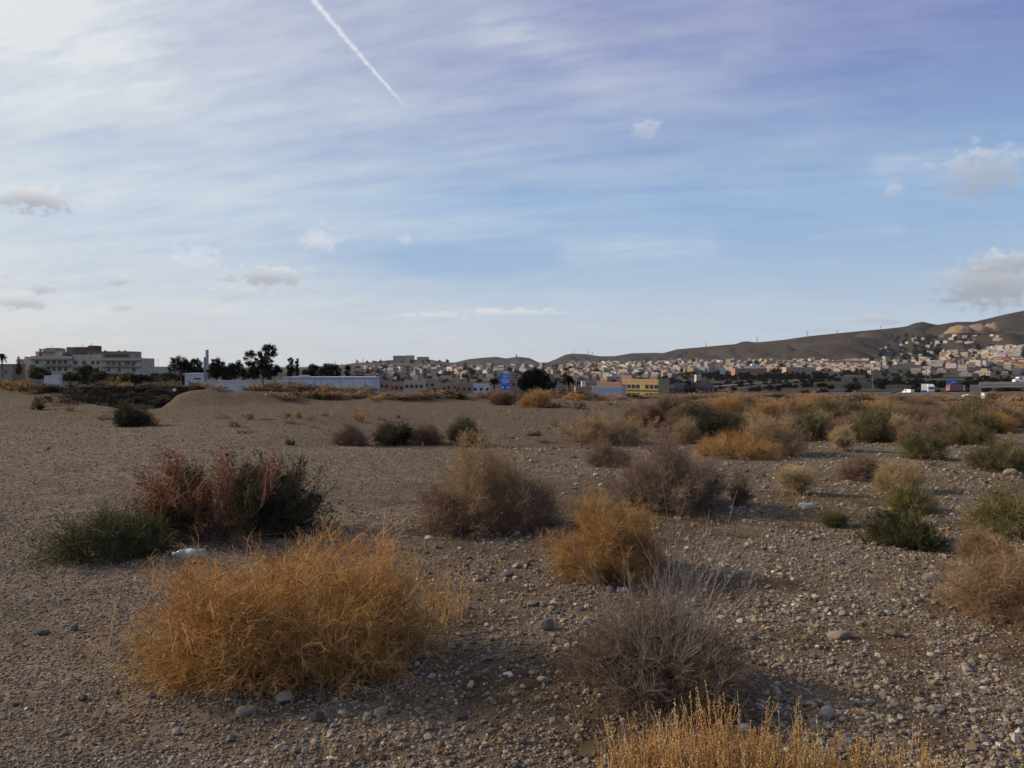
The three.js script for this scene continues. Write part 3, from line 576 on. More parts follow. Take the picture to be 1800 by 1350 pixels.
  const foot = (px, d) => { const x = (px - 900) / F * d; return { x, y: H(x, -d), z: -d }; };
  plant('stalk_clump', stalks(0.9, 0.5, 720, 31, 0.35), foot(1270, 3.02), [1, 1, 1], 0, 'dense clump of yellow budded stalks, nearest plant to the camera', 'plant', 'yellow stalk clumps');
  plant('stalk_clump', stalks(0.62, 0.4, 110, 32, 0.3), foot(1545, 3.0), [1, 1, 1], 0, 'sparse yellow stalks beside the dense yellow clump', 'plant', 'yellow stalk clumps');
  plant('stalk_clump', stalks(0.35, 0.5, 60, 33, 0.4), foot(780, 5.1), [1, 1, 1], 0, 'thin scatter of yellow stalks beside the big golden bush', 'plant', 'yellow stalk clumps');
}

// plants further off: a few kinds grown once, then set out one by one
const kinds = {};
{
  const mk = (name, o, seed) => { const k = shrub({ w: 1, h: 1, ...o }, seed), g = [k.stems, k.leaves].filter((s) => !s.empty).map((s) => s.geometry()); kinds[name] = kinds[name] ?? []; kinds[name].push({ g: g.length > 1 ? mergeGeometries(g) : g[0], tris: k.stems.tris + k.leaves.tris }); };
  for (let v = 0; v < 3; v++) {
    const set = (name, cols, more, seed) => {
      const base = { tmax: 1.5, tpow: 0.5, root: 0.7, wig: 0.2, rise: 0.14, reach: 0.82, cols, ...more };
      mk(name, { ...base, n: 34, r: 0.008, seg: [4, 3, 2], kids: [{ n: 9, len: 0.4, ang: 0.8, r: 0.0055, from: 0.15 }, { n: 5, len: 0.55, ang: 0.9, r: 0.0042, from: 0.1 }] }, seed + v);
      mk(name + '_small', { ...base, n: 20, r: 0.012, seg: [2, 2, 1], kids: [{ n: 6, len: 0.42, ang: 0.8, r: 0.009, from: 0.1 }, { n: 4, len: 0.6, ang: 0.9, r: 0.0085, from: 0.1 }], leaf: more.leaf && { ...more.leaf, n: 2, len: 0.1, wid: 0.045 } }, seed + 5 + v);
    };
    set('golden', [[0.44, 0.25, 0.085], [0.38, 0.21, 0.07], [0.5, 0.31, 0.12], [0.31, 0.17, 0.07]], {}, 50);
    set('tan', [...TAN, BROWN[2]], {}, 150);
    set('brown', [...BROWN, ...PINKGREY.slice(0, 2)], {}, 250);
    set('olive', [...OLIVE, TAN[3], LIME[1]], { leaf: { n: 1, len: 0.06, wid: 0.026, from: 2, cols: [...OLIVE, LIME[1]] } }, 350);
    set('green', [...DARK, ...GREEN, BROWN[0]], { leaf: { n: 1, len: 0.06, wid: 0.026, from: 2, cols: [...GREEN, OLIVE[0]] } }, 450);
    set('burnt', [[0.045, 0.032, 0.026], [0.032, 0.024, 0.02], [0.07, 0.048, 0.034]], {}, 550);
    set('pale', STRAW.map((c) => c.map((q) => q * 0.8)), { tmax: 1.05, wig: 0.09, root: 0.6, rise: 0.3 }, 650);
  }
}
const LOOK = { burnt: 'blackish burnt bush', golden: 'golden dry bush', tan: 'tan fuzzy bush', brown: 'brown twiggy bush', olive: 'olive bush', green: 'dark green bush', pale: 'pale straw tuft' };
const bushRand = rng(404);
const GROW = {
  golden: { cols: [[0.44, 0.25, 0.085], [0.38, 0.21, 0.07], [0.5, 0.31, 0.12], [0.31, 0.17, 0.07]], kinds: ['wire0', 'wire1', 'twig0'] },
  tan: { cols: [...TAN, [0.36, 0.25, 0.14], BROWN[2]], kinds: ['twig0', 'twig1', 'wire0'] },
  brown: { cols: [...BROWN, ...PINKGREY.slice(0, 2)], kinds: ['twig0', 'twig1'] },
  olive: { cols: [...OLIVE, TAN[3], LIME[1]], kinds: ['needle0', 'needle1', 'wire0'] },
  green: { cols: [...DARK, GREEN[2], OLIVE[2], BROWN[0], GREEN[0]], kinds: ['needle0', 'leafy0', 'needle1'] },
  pale: { cols: STRAW.map((c) => c.map((q) => q * 0.8)), kinds: ['twig0', 'wire1'], tmax: 1.05, bend: 0.35 },
  burnt: { cols: [[0.045, 0.032, 0.026], [0.07, 0.048, 0.034]], kinds: ['twig0'] },
};
let bushTris = 0;
function bush(kind, px, py, w, h, where, label) {
  const g = gnd(px, py);
  if (!g || g.d > 75 || (w < 68 && g.x / g.d > 0.7)) return;
  if (w * h > 1150 && g.d < 42) {                                // near enough to show its twigs
    const k = GROW[kind], W2 = w * g.px, H2 = h * g.px, big = Math.min(1.5, Math.max(0.8, g.d / 16));
    const o = plant('bush', shrub({ w: W2 * 0.98, h: H2 * 0.95, n: Math.round(clamp(34 * W2, 22, 60)), r: 0.005 * big, tmax: k.tmax ?? 1.52, tpow: 0.5, reach: 0.84, root: 0.75, wig: 0.16, rise: 0.12, lump: 0.2, deep: 0.85, seg: [4, 3], kids: [{ n: 7, len: 0.42, ang: 0.75, r: 0.0035 * big, from: 0.15 }], cols: k.cols, sprig: { per: 3, perStem: 3, from: 0, len: [0.14 * big, 0.27 * big], kinds: k.kinds, cols: k.cols, up: 0.4, bend: k.bend ?? 0.7 } }, Math.round(px * 7 + py)), g, [1, 1, 1], 0, label, 'bush', 'bushes scattered over the waste ground');
    if (!label) later(o, LOOK[kind], where, px);
    return;
  }
  const v = bushRand.pick(kinds[w < 80 ? kind + '_small' : kind]), m = new THREE.Mesh(v.g, plantMat);
  bushTris += v.tris;
  m.position.set(g.x, g.y - 0.02, g.z); m.rotation.y = bushRand() * 6.3; m.scale.set(w * g.px, h * g.px, w * g.px * 0.9);
  tag(m, 'bush', label, 'bush', 'bushes scattered over the waste ground');
  if (!label) later(m, LOOK[kind], where, px);
}
{
  const pad = 'along the far edge of the gravel pad', sand = 'on the sandy flat', rim = 'on the brow before the valley', mess = 'on the rubble mounds', bank = 'on the dark earth bank', open = 'on the open gravel';
  for (const [k, x, y, w, h, p, label] of [
    ['brown', 1070, 820, 82, 44, open, 'small brown bush on gravel behind the mauve-grey leafless bush'], ['brown', 1510, 842, 66, 32, open, 'small russet-brown bush beside the hazy tan bush'], ['pale', 1400, 868, 66, 38, open, 'pale feathery straw bush alone on the gravel'],
    ['olive', 1625, 806, 84, 42, open], ['olive', 1765, 825, 130, 54, open, 'wide yellow-olive bush by the picture edge beyond the gravel'], ['tan', 1600, 822, 40, 16, open], ['brown', 1640, 818, 30, 14, open],
    ['golden', 1287, 802, 150, 38, pad, 'low spreading orange-gold bush at the edge of the gravel pad'], ['tan', 1362, 798, 150, 72, pad, 'tall tan bush behind the low orange-gold bush'], ['tan', 1062, 778, 155, 50, pad, 'wide mauve-tan bush before the pale clay mound'],
    ['green', 1245, 768, 130, 46, pad, 'dark green bush behind the low orange-gold bush'], ['golden', 1268, 745, 84, 44, pad, 'yellow bush rising behind the dark green bush'], ['olive', 1420, 772, 90, 44, mess], ['pale', 1482, 792, 40, 34, open, 'upright pale straw tuft beside the tall tan bush'],
    ['green', 820, 783, 58, 44, pad], ['green', 690, 780, 62, 36, pad], ['brown', 750, 780, 58, 32, pad], ['brown', 618, 783, 58, 32, pad], ['olive', 510, 782, 22, 14, open], ['green', 233, 748, 50, 28, sand, 'green bush standing on the sand left of an orange-brown tuft'], ['golden', 270, 747, 34, 24, sand, 'orange-brown tuft beside the green bush on sand'],
    ['brown', 1195, 770, 60, 34, mess], ['brown', 1500, 772, 66, 46, mess], ['olive', 1530, 776, 66, 42, mess], ['pale', 1578, 774, 48, 36, mess], ['olive', 1560, 770, 70, 50, mess], ['brown', 1610, 758, 96, 44, mess], ['brown', 1655, 764, 60, 26, mess], ['olive', 1690, 752, 60, 24, mess], ['olive', 1738, 756, 46, 18, mess], ['golden', 1430, 722, 64, 22, mess], ['brown', 1395, 716, 60, 17, mess], ['olive', 1455, 745, 60, 34, mess], ['green', 1515, 706, 34, 18, mess], ['golden', 1340, 708, 60, 14, mess], ['tan', 1300, 722, 50, 26, mess], ['brown', 1230, 718, 40, 20, mess], ['tan', 1150, 752, 40, 26, mess],
    ['olive', 66, 720, 26, 18, sand], ['tan', 100, 711, 22, 14, sand], ['tan', 125, 722, 18, 13, sand], ['tan', 186, 738, 30, 17, sand], ['olive', 80, 690, 26, 14, sand], ['tan', 395, 736, 30, 9, sand], ['brown', 438, 738, 18, 14, sand], ['tan', 467, 738, 20, 12, sand], ['brown', 507, 735, 22, 12, sand], ['brown', 525, 735, 16, 10, sand], ['tan', 545, 738, 20, 13, sand], ['tan', 573, 731, 20, 11, sand], ['tan', 512, 744, 24, 12, sand], ['brown', 411, 750, 22, 15, sand], ['tan', 445, 760, 20, 9, sand], ['tan', 556, 752, 16, 6, sand], ['golden', 629, 741, 24, 20, sand], ['tan', 671, 738, 20, 11, sand], ['brown', 700, 735, 14, 8, sand], ['brown', 955, 778, 30, 12, sand], ['brown', 978, 750, 24, 14, sand], ['olive', 940, 766, 26, 9, sand], ['tan', 893, 771, 16, 8, sand], ['brown', 885, 712, 40, 16, sand], ['golden', 945, 715, 40, 16, sand], ['brown', 972, 716, 30, 11, sand], ['brown', 1015, 718, 36, 16, sand], ['brown', 1040, 738, 50, 22, mess], ['tan', 1075, 712, 34, 16, mess], ['brown', 425, 762, 24, 9, sand], ['olive', 1010, 805, 12, 9, open], ['olive', 1314, 830, 9, 12, open], ['olive', 85, 790, 8, 7, open],
  ]) bush(k, x, y, p === sand && !label ? w * 1.35 : w, p === sand && !label ? h * 1.4 : h, p, label);
  const r = rng(909);
  for (let i = 0; i < 60; i++) { const y = r.r(704, 748), k = (y - 690) / 58; bush(r.pick(['golden', 'tan', 'tan', 'brown', 'golden', 'olive', 'brown', 'olive', 'brown']), 1130 + 690 * (i + r()) / 60, y, r.r(24, 40) + 30 * k, r.r(8, 13) + 15 * k, mess); }
  for (let i = 0; i < 18; i++) bush(r.pick(['tan', 'brown', 'olive', 'tan', 'brown', 'golden', 'green']), 1180 + 640 * (i + r()) / 18, r.r(748, 782), r.r(40, 90), r.r(20, 38), 'in the scrub behind the gravel pad');
  for (let i = 0; i < 84; i++) { const x = 480 + 1330 * (i + r()) / 84; bush(r.pick(['golden', 'tan', 'brown', 'brown', 'tan', 'olive']), x, r.r(695, 703), r.r(34, 66), x > 1050 ? r.r(5, 10) : r.r(9, 18), rim); }
  for (let i = 0; i < 76; i++) { const x = -10 + 800 * (i + r()) / 76; bush(r.pick(['golden', 'brown', 'golden', 'brown', 'burnt', 'tan', 'brown']), x, x > 275 && x < 490 ? r.r(674, 684) : r.r(676, 692), r.r(34, 70), r.r(9, 18), bank); }
  for (let i = 0; i < 66; i++) { const x = 85 + 205 * (i + r()) / 66; bush('burnt', x, r.r(684, 711), r.r(26, 60), r.r(8, 15), x < 180 ? 'where the dark ditch begins' : x < 250 ? 'in the deep middle of the dark ditch' : x < 330 ? 'where the ditch meets the earth mound' : 'behind the earth mound'); }
  for (let i = 0; i < 16; i++) { const x = 325 + 190 * (i + r()) / 16; bush(r.pick(['olive', 'tan', 'brown', 'green']), x, r.r(680, 686), r.r(34, 56), r.r(12, 19), 'before the low white wall'); }
}

// ---------------------------------------------------------------- stones
const stoneGeo = [];
for (let v = 0; v < 7; v++) {
  const g = new THREE.IcosahedronGeometry(0.5, 3), p = g.attributes.position, r = rng(600 + v), cuts = [...Array(6)].map(() => ({ n: randDir(r), d: r.r(0.3, 0.45) })), ox = r() * 50;
  for (let i = 0; i < p.count; i++) {
    let q = [p.getX(i), p.getY(i), p.getZ(i)];
    const k = 1 + 0.2 * noise(q[0] * 2.4 + ox, q[1] * 2.4 + q[2] * 2) + 0.06 * noise(q[0] * 7 + ox, q[2] * 7 - q[1] * 5);
    q = q.map((a) => a * k);
    for (const c of cuts) { const s = q[0] * c.n[0] + q[1] * c.n[1] + q[2] * c.n[2]; if (s > c.d) q = q.map((a, j) => a - c.n[j] * (s - c.d) * 0.85); }
    p.setXYZ(i, ...q);
  }
  g.deleteAttribute('normal');
  g.computeVertexNormals();
  stoneGeo.push(g);
}
const stoneTones = { tan: [0.36, 0.29, 0.215], pale: [0.46, 0.41, 0.35], grey: [0.22, 0.2, 0.185], dark: [0.1, 0.095, 0.09], brown: [0.22, 0.165, 0.115], white: [0.66, 0.63, 0.58], rust: [0.24, 0.13, 0.08] };
const stoneMats = Object.fromEntries(Object.entries(stoneTones).map(([k, c]) => [k, stoneMat(c)]));
const stoneRand = rng(31);
function stone(px, py, w, h, tone, where, label) {
  const g = gnd(px, py);
  if (!g) return;
  const m = new THREE.Mesh(stoneRand.pick(stoneGeo), stoneMats[tone]), W = w * g.px * 0.95, T = h * g.px * 1.1;
  m.position.set(g.x, g.y + T * 0.3, g.z); m.rotation.set(stoneRand.r(-0.2, 0.2), stoneRand.r(-0.5, 0.5), stoneRand.r(-0.15, 0.15)); m.scale.set(W, T, W * stoneRand.r(0.6, 0.9));
  tag(m, 'stone', label, 'stone', 'loose stones on the gravel');
  if (!label) later(m, `${tone} stone`, where, px);
}
{
  const L = 'below the big golden bush', M = 'between the golden and grey bushes', R = 'among the gravel right of the grey bush', E = 'by the yellow stalk clump', B = 'on the gravel beside the left picture edge';
  for (const [x, y, w, h, t, p, label] of [[318, 1190, 34, 24, 'tan', L, 'round tan stone touching the foot of the big golden bush'], [500, 1232, 34, 20, 'pale', L, 'pale angular stone, largest below the big golden bush'], [557, 1266, 28, 18, 'dark', L], [432, 1254, 42, 14, 'tan', L], [283, 1188, 18, 12, 'tan', L], [601, 1258, 20, 12, 'pale', L], [645, 1262, 16, 12, 'pale', L], [672, 1256, 32, 15, 'tan', L], [310, 1290, 22, 13, 'tan', L], [405, 1302, 15, 13, 'grey', L], [522, 1322, 17, 12, 'tan', L], [537, 1324, 15, 12, 'pale', L], [490, 1318, 14, 11, 'pale', L], [265, 1225, 20, 12, 'tan', L], [412, 1225, 24, 11, 'grey', L], [455, 1224, 20, 10, 'grey', L], [145, 1230, 22, 13, 'brown', B], [75, 1114, 28, 9, 'dark', B], [130, 1108, 16, 12, 'grey', B], [278, 1070, 18, 13, 'tan', B], [28, 1240, 18, 7, 'dark', B], [215, 1270, 22, 10, 'grey', B], [180, 1085, 14, 9, 'pale', B],
    [962, 1106, 28, 22, 'grey', M], [1014, 1137, 17, 12, 'white', M], [956, 1198, 26, 10, 'pale', M], [936, 1064, 26, 10, 'grey', M], [975, 1062, 20, 8, 'pale', M], [892, 1014, 28, 12, 'grey', M], [850, 1020, 26, 9, 'brown', M], [1018, 1072, 18, 6, 'grey', M], [946, 1232, 18, 11, 'tan', M], [860, 1160, 14, 8, 'grey', M], [905, 1222, 16, 9, 'tan', M], [823, 1070, 16, 9, 'pale', M], [754, 948, 17, 8, 'white', M], [1098, 1040, 18, 10, 'pale', M], [1040, 1045, 14, 9, 'grey', M],
    [1202, 1256, 44, 22, 'brown', E, 'smooth brown cobble behind the yellow stalk clump'], [1226, 1254, 16, 12, 'tan', E], [1144, 1246, 22, 14, 'pale', E], [1056, 1226, 13, 9, 'white', E], [1455, 1262, 26, 24, 'pale', E], [1484, 1268, 20, 10, 'tan', E], [1437, 1284, 24, 11, 'grey', E], [1430, 1345, 24, 22, 'white', E, 'chalky white stone at the foot of the yellow stalks'], [1308, 1284, 20, 14, 'white', E], [1228, 1300, 18, 12, 'pale', E], [1020, 1278, 12, 8, 'white', E], [1515, 1290, 14, 9, 'tan', E], [1486, 1296, 10, 7, 'pale', E],
    [1476, 1120, 46, 14, 'tan', R, 'flat tan slab of stone on gravel right of the grey bush'], [1570, 1117, 32, 13, 'brown', R], [1640, 1022, 40, 12, 'grey', R], [1418, 894, 34, 12, 'white', R, 'flat white stone on open gravel beyond the amber bush'], [1776, 836, 28, 14, 'tan', R, 'pale boulder on rubble below the wide yellow-olive bush'], [1450, 965, 9, 5, 'tan', R], [1390, 892, 10, 4, 'rust', R], [1555, 1226, 22, 13, 'tan', R], [1640, 1248, 20, 10, 'pale', R], [1618, 1220, 12, 10, 'rust', R], [1780, 1248, 24, 10, 'tan', R], [1528, 1236, 14, 9, 'pale', R], [1560, 1080, 16, 8, 'white', R], [1650, 1148, 18, 8, 'pale', R], [1405, 1138, 16, 9, 'grey', R], [1700, 1180, 20, 9, 'pale', R], [1600, 1290, 18, 9, 'tan', R], [1730, 1300, 20, 10, 'grey', R], [1685, 1225, 14, 8, 'white', R], [1648, 860, 8, 5, 'white', R], [1536, 895, 7, 4, 'white', R]]) stone(x, y, w, h, t, p, label);
  // clods and broken stone on the rubble mounds
  const r = rng(88), W = 'on the rubble mounds';
  for (let i = 0; i < 40; i++) stone(1120 + 680 * (i + r()) / 40, r.r(704, 762), r.r(7, 17), r.r(4, 9), r.pick(['tan', 'pale', 'grey', 'brown']), W);
  for (let i = 0; i < 14; i++) stone(1660 + 140 * (i + r()) / 14, r.r(836, 850), r.r(6, 13), r.r(3, 7), r.pick(['tan', 'pale', 'rust', 'brown']), 'in the row of debris below the wide yellow-olive bush');
}
// pebbles: nobody could count them
{
  const r = rng(123), geos = [];
  for (let v = 0; v < 4; v++) {
    const g = new THREE.IcosahedronGeometry(0.5, 1), p = g.attributes.position, q = rng(700 + v), ox = q() * 60;
    for (let i = 0; i < p.count; i++) { const x = p.getX(i), y = p.getY(i), z = p.getZ(i), k = 1 + 0.55 * noise(x * 2.9 + ox, y * 2.6 + z * 2.2); p.setXYZ(i, x * k, y * k * 0.62, z * k * 0.8); }
    g.deleteAttribute('normal'); g.deleteAttribute('uv'); g.computeVertexNormals();
    geos.push(g);
  }
  const spots = [[], [], [], []];
  const tones = [[0.253, 0.205, 0.152], [0.198, 0.159, 0.115], [0.316, 0.265, 0.202], [0.144, 0.122, 0.099], [0.253, 0.182, 0.11], [0.167, 0.115, 0.069], [0.46, 0.402, 0.322], [0.081, 0.072, 0.063]], weight = [0.2, 0.44, 0.52, 0.68, 0.8, 0.93, 0.96, 1];
  const bands = [];
  for (let d = 2.5; d < 44; d *= 1.07) bands.push([d, d * 1.07, 5600 * Math.pow(3.5 / d, 2.25)]);
  for (const [d0, d1, dens] of bands) {
    const area = 0.8 * (d1 * d1 - d0 * d0) + 4 * (d1 - d0), n = Math.round(area * dens);
    for (let i = 0; i < n; i++) {
      const d = Math.sqrt(lerp(d0 * d0, d1 * d1, r())), x = r.r(-1, 1) * (0.8 * d + 2), soil = soilAmount(x, d);
      if (r() < soil * 0.9) continue;
      const coarse = 0.55 + 0.45 * sstep(-0.1, 0.35, fbm(x / 1.2 + 40, d / 1.2, 3)) + 0.25 * sstep(-1.6, 0, x);
      if (r() > coarse) continue;
      const size = (0.0045 + 0.004 * r() + 0.009 * Math.pow(r(), 5) + 0.022 * Math.pow(r(), 15) * (0.3 + sstep(-1.8, 0, x))) * (1 + Math.min(1.8, d / 11));
      const pick = r(), tone = tones[weight.findIndex((w) => pick <= w)], f = r.r(0.85, 1.18);
      spots[Math.floor(r() * 4)].push([x, H(x, -d) + size * 0.14, -d, size, r() * 6.3, r.r(-0.5, 0.5), r.r(0.75, 1.35), tone[0] * f, tone[1] * f, tone[2] * f]);
    }
  }
  const mat = std([1, 1, 1], 0.95), m4 = new THREE.Matrix4(), e = new THREE.Euler(), q = new THREE.Quaternion(), c = new THREE.Color();
  let total = 0;
  spots.forEach((list, v) => {
    const im = new THREE.InstancedMesh(geos[v], mat, list.length);
    list.forEach((s, i) => { m4.compose(new THREE.Vector3(s[0], s[1], s[2]), q.setFromEuler(e.set(s[5], s[4], s[5] * 0.7)), new THREE.Vector3(s[3] * s[6], s[3], s[3])); im.setMatrixAt(i, m4); im.setColorAt(i, c.setRGB(s[7], s[8], s[9])); });
    total += list.length;
    tag(im, 'gravel', 'loose grey and tan pebbles strewn over the ground', 'gravel', 'gravel', 'stuff');
  });
  console.log('pebbles', total);
  // bits of dry stalk and grass lying about
  const S = new Strands(), T = new Strands();
  for (let i = 0; i < 5200; i++) {
    const d = Math.sqrt(r.r(6, 150)), x = r.r(-0.78, 0.78) * d;
    if (r() > 0.25 + 0.9 * soilAmount(x, d)) continue;
    const y = H(x, -d) + 0.006, a = r() * 6.3, l = r.r(0.02, 0.11), f = r.r(0.8, 1.2), c2 = r.pick([...TAN, ...GREY, STRAW[1]]).map((v) => v * f), b = r.r(-0.4, 0.4);
    S.tube([[x, y, -d], [x + Math.cos(a) * l * 0.5, y + r.r(0.002, 0.012), -d + Math.sin(a) * l * 0.5], [x + Math.cos(a + b) * l, y + r.r(0, 0.008), -d + Math.sin(a + b) * l]], 0.0014, 0.001, c2);
  }
  tag(new THREE.Mesh(S.geometry(), plantMat), 'litter', 'dry stalk bits strewn on the gravel', 'litter', null, 'stuff');
  for (let i = 0; i < 2600; i++) {
    const near = r() < 0.62, d = near ? Math.sqrt(r.r(9, 120)) : r.r(11, 46), x = r.r(-0.78, 0.78) * d, k = fbm(x / 1.4 + 11, d / 1.4 + 60, 3);
    if (k < 0.1) continue;
    const y = H(x, -d), big = near ? 1 : 1.8, cols = r.pick([STRAW, TAN, GOLD, LIME]);
    for (let j = 0; j < 7; j++) { const a = r() * 6.3, l = r.r(0.02, 0.065) * big, s = r.r(0.3, 1), f = r.r(0.7, 1.1), ox = x + r.r(-0.02, 0.02), oz = -d + r.r(-0.02, 0.02); T.tube([[ox, y - 0.004, oz], [ox + Math.cos(a) * l * s * 0.4, y + l * 0.6, oz + Math.sin(a) * l * s * 0.4], [ox + Math.cos(a) * l * s, y + l, oz + Math.sin(a) * l * s]], 0.0013 * big, 0.0007 * big, r.pick(cols).map((v) => v * f)); }
  }
  tag(new THREE.Mesh(T.geometry(), plantMat), 'grass', 'short dry yellow grass growing in thin patches', 'grass', null, 'stuff');
}

// ---------------------------------------------------------------- the plastic bottle under the bushes
{
  const g = gnd(331, 990), L = 0.29, R = 0.042, o = new THREE.Group();
  const prof = [[0, 0], [0.03, 0.001], [0.04, 0.012], [R, 0.03], [R * 0.96, 0.07], [R, 0.075], [R, 0.17], [R * 0.96, 0.175], [R, 0.19], [0.036, 0.225], [0.02, 0.255], [0.0135, 0.262], [0.0135, 0.275]].map(([a, b]) => new THREE.Vector2(a, b));
  const shell = new THREE.MeshPhysicalMaterial({ color: C(0.62, 0.74, 0.77), roughness: 0.12, transmission: 0.8, thickness: 0, ior: 1.4 });
  part(o, 'body', new THREE.LatheGeometry(prof, 28), shell);
  const cv = document.createElement('canvas'); cv.width = 256; cv.height = 128;
  const x = cv.getContext('2d');
  x.fillStyle = '#8fa6aa'; x.fillRect(0, 0, 256, 128); x.fillStyle = '#3f7c84'; x.fillRect(0, 84, 256, 44); x.fillStyle = '#b9c6c6'; x.fillRect(18, 20, 80, 46); x.fillStyle = '#3d6d78'; x.fillRect(120, 30, 90, 22);
  const t = new THREE.CanvasTexture(cv); t.colorSpace = THREE.SRGBColorSpace; t.wrapS = THREE.RepeatWrapping;
  part(o, 'label', new THREE.CylinderGeometry(R + 0.0008, R + 0.0008, 0.092, 28, 1, true).translate(0, 0.122, 0), new THREE.MeshStandardMaterial({ map: t, roughness: 0.45, side: THREE.DoubleSide }));
  part(o, 'cap', new THREE.CylinderGeometry(0.0155, 0.0155, 0.018, 20).translate(0, 0.279, 0), std([0.7, 0.72, 0.72], 0.4));
  o.position.set(g.x + L / 2, g.y + R + 0.035, g.z); o.rotation.set(0.1, -0.12, Math.PI / 2 + 0.04);
  tag(o, 'plastic_bottle', 'clear plastic bottle with teal label lying under the bushes', 'bottle');
}
// litter on the brow: a broken lump of brickwork and a white scrap
{
  const g = gnd(1738, 700), k = g.px, o = new THREE.Group(), brick = std([0.3, 0.15, 0.1], 0.95), plaster = std([0.6, 0.56, 0.5], 0.9);
  part(o, 'brickwork', new THREE.BoxGeometry(15 * k, 9 * k, 9 * k, 4, 3, 3).translate(2 * k, 4 * k, 0), brick);
  part(o, 'plaster_face', new THREE.BoxGeometry(6.5 * k, 10 * k, 8 * k, 2, 2, 2).translate(-8.6 * k, 4.4 * k, 0), plaster);
  o.position.set(g.x, g.y, g.z); o.rotation.y = 0.15;
  tag(o, 'broken_block', 'lump of broken brickwork with pale plaster on the brow', 'rubble');
  const h = gnd(1695, 698), m = new THREE.Mesh(stoneGeo[2], std([0.72, 0.7, 0.66], 0.7));
  m.position.set(h.x, h.y + 2 * h.px, h.z); m.scale.set(16 * h.px, 4 * h.px, 9 * h.px); m.rotation.z = 0.35;
  tag(m, 'scrap', 'white scrap lying on the brow beside the broken brickwork', 'litter');
  for (const [px, py, s, l] of [[123, 703, 3.5, 'small white scrap of litter by the dark ditch'], [467, 695, 3.5, 'small white scrap of litter behind the earth mound'], [307, 688, 6, 'whitish scrap on the slope above the earth mound']]) {
    const q = gnd(px, py), e = new THREE.Mesh(stoneGeo[4], m.material);
    e.position.set(q.x, q.y + s * q.px * 0.35, q.z); e.scale.set(s * q.px, s * q.px, s * q.px * 0.5);
    tag(e, 'scrap', l, 'litter');
  }
}
// ---------------------------------------------------------------- trees
const LEAFDARK = [[0.05, 0.06, 0.035], [0.07, 0.08, 0.045], [0.038, 0.045, 0.028], [0.09, 0.094, 0.052]];
const LEAFMID = [[0.275, 0.321, 0.114], [0.371, 0.413, 0.141], [0.201, 0.245, 0.093], [0.517, 0.52, 0.178]];
const barkMat = std([0.12, 0.095, 0.075], 0.95);
/* crown of many leaf-sized faces gathered in clumps; blobs: [x, y, z, rx, ry, rz] in metres about the foot */
function crown(blobs, perClump, leaf, cols, seed, clumpR = 0.34) {
  const r = rng(seed), L = new Strands();
  for (const [bx, by, bz, rx, ry, rz] of blobs) {
    const clumps = Math.max(8, Math.round((rx * ry + ry * rz + rx * rz) / (clumpR * clumpR) * 1.25));
    for (let k = 0; k < clumps; k++) {
      const d = randDir(r), q = Math.pow(r(), 0.28), cx = bx + d[0] * rx * q, cy = by + d[1] * ry * q, cz = bz + d[2] * rz * q, tone = r.pick(cols), f = r.r(0.75, 1.25), R = clumpR * r.r(0.7, 1.4);
      for (let i = 0; i < perClump; i++) {
        const e = randDir(r), s = R * Math.cbrt(r());
        L.leaf([cx + e[0] * s, cy + e[1] * s * 0.8, cz + e[2] * s], randDir(r), randDir(r), leaf * r.r(0.7, 1.3), leaf * 0.62, [tone[0] * f, tone[1] * f, tone[2] * f]);
      }
    }
  }
  return L;
}
function tree(name, g, trunk, blobs, per, leaf, cols, seed, label, group, clumpR) {
  const o = new THREE.Group(), T = new Strands();
  const top = blobs.reduce((m, b) => Math.max(m, b[1]), 0);
  T.tube([[0, -2.5, 0], [0.05, top * 0.3, 0], [-0.05, top * 0.55, 0.05], [0, top * 0.8, 0]], trunk, trunk * 0.45, [0.11, 0.09, 0.07], 8);
  for (const b of blobs) T.tube([[0, Math.min(b[1], top) * 0.35, 0], [b[0] * 0.5, b[1] * 0.7, b[2] * 0.5], [b[0], b[1] + b[4] * 0.3, b[2]]], trunk * 0.45, trunk * 0.15, [0.1, 0.08, 0.065], 5);
  part(o, 'trunk', T.geometry(), plantMat);
  const cr = crown(blobs, per, leaf, cols, seed, clumpR);
  part(o, 'crown', cr.geometry(), leafMat);
  farTris += cr.tris + T.tris;
  o.position.set(g.x, g.y, g.z);
  return tag(o, name, label, 'tree', group);
}
let farTris = 0;
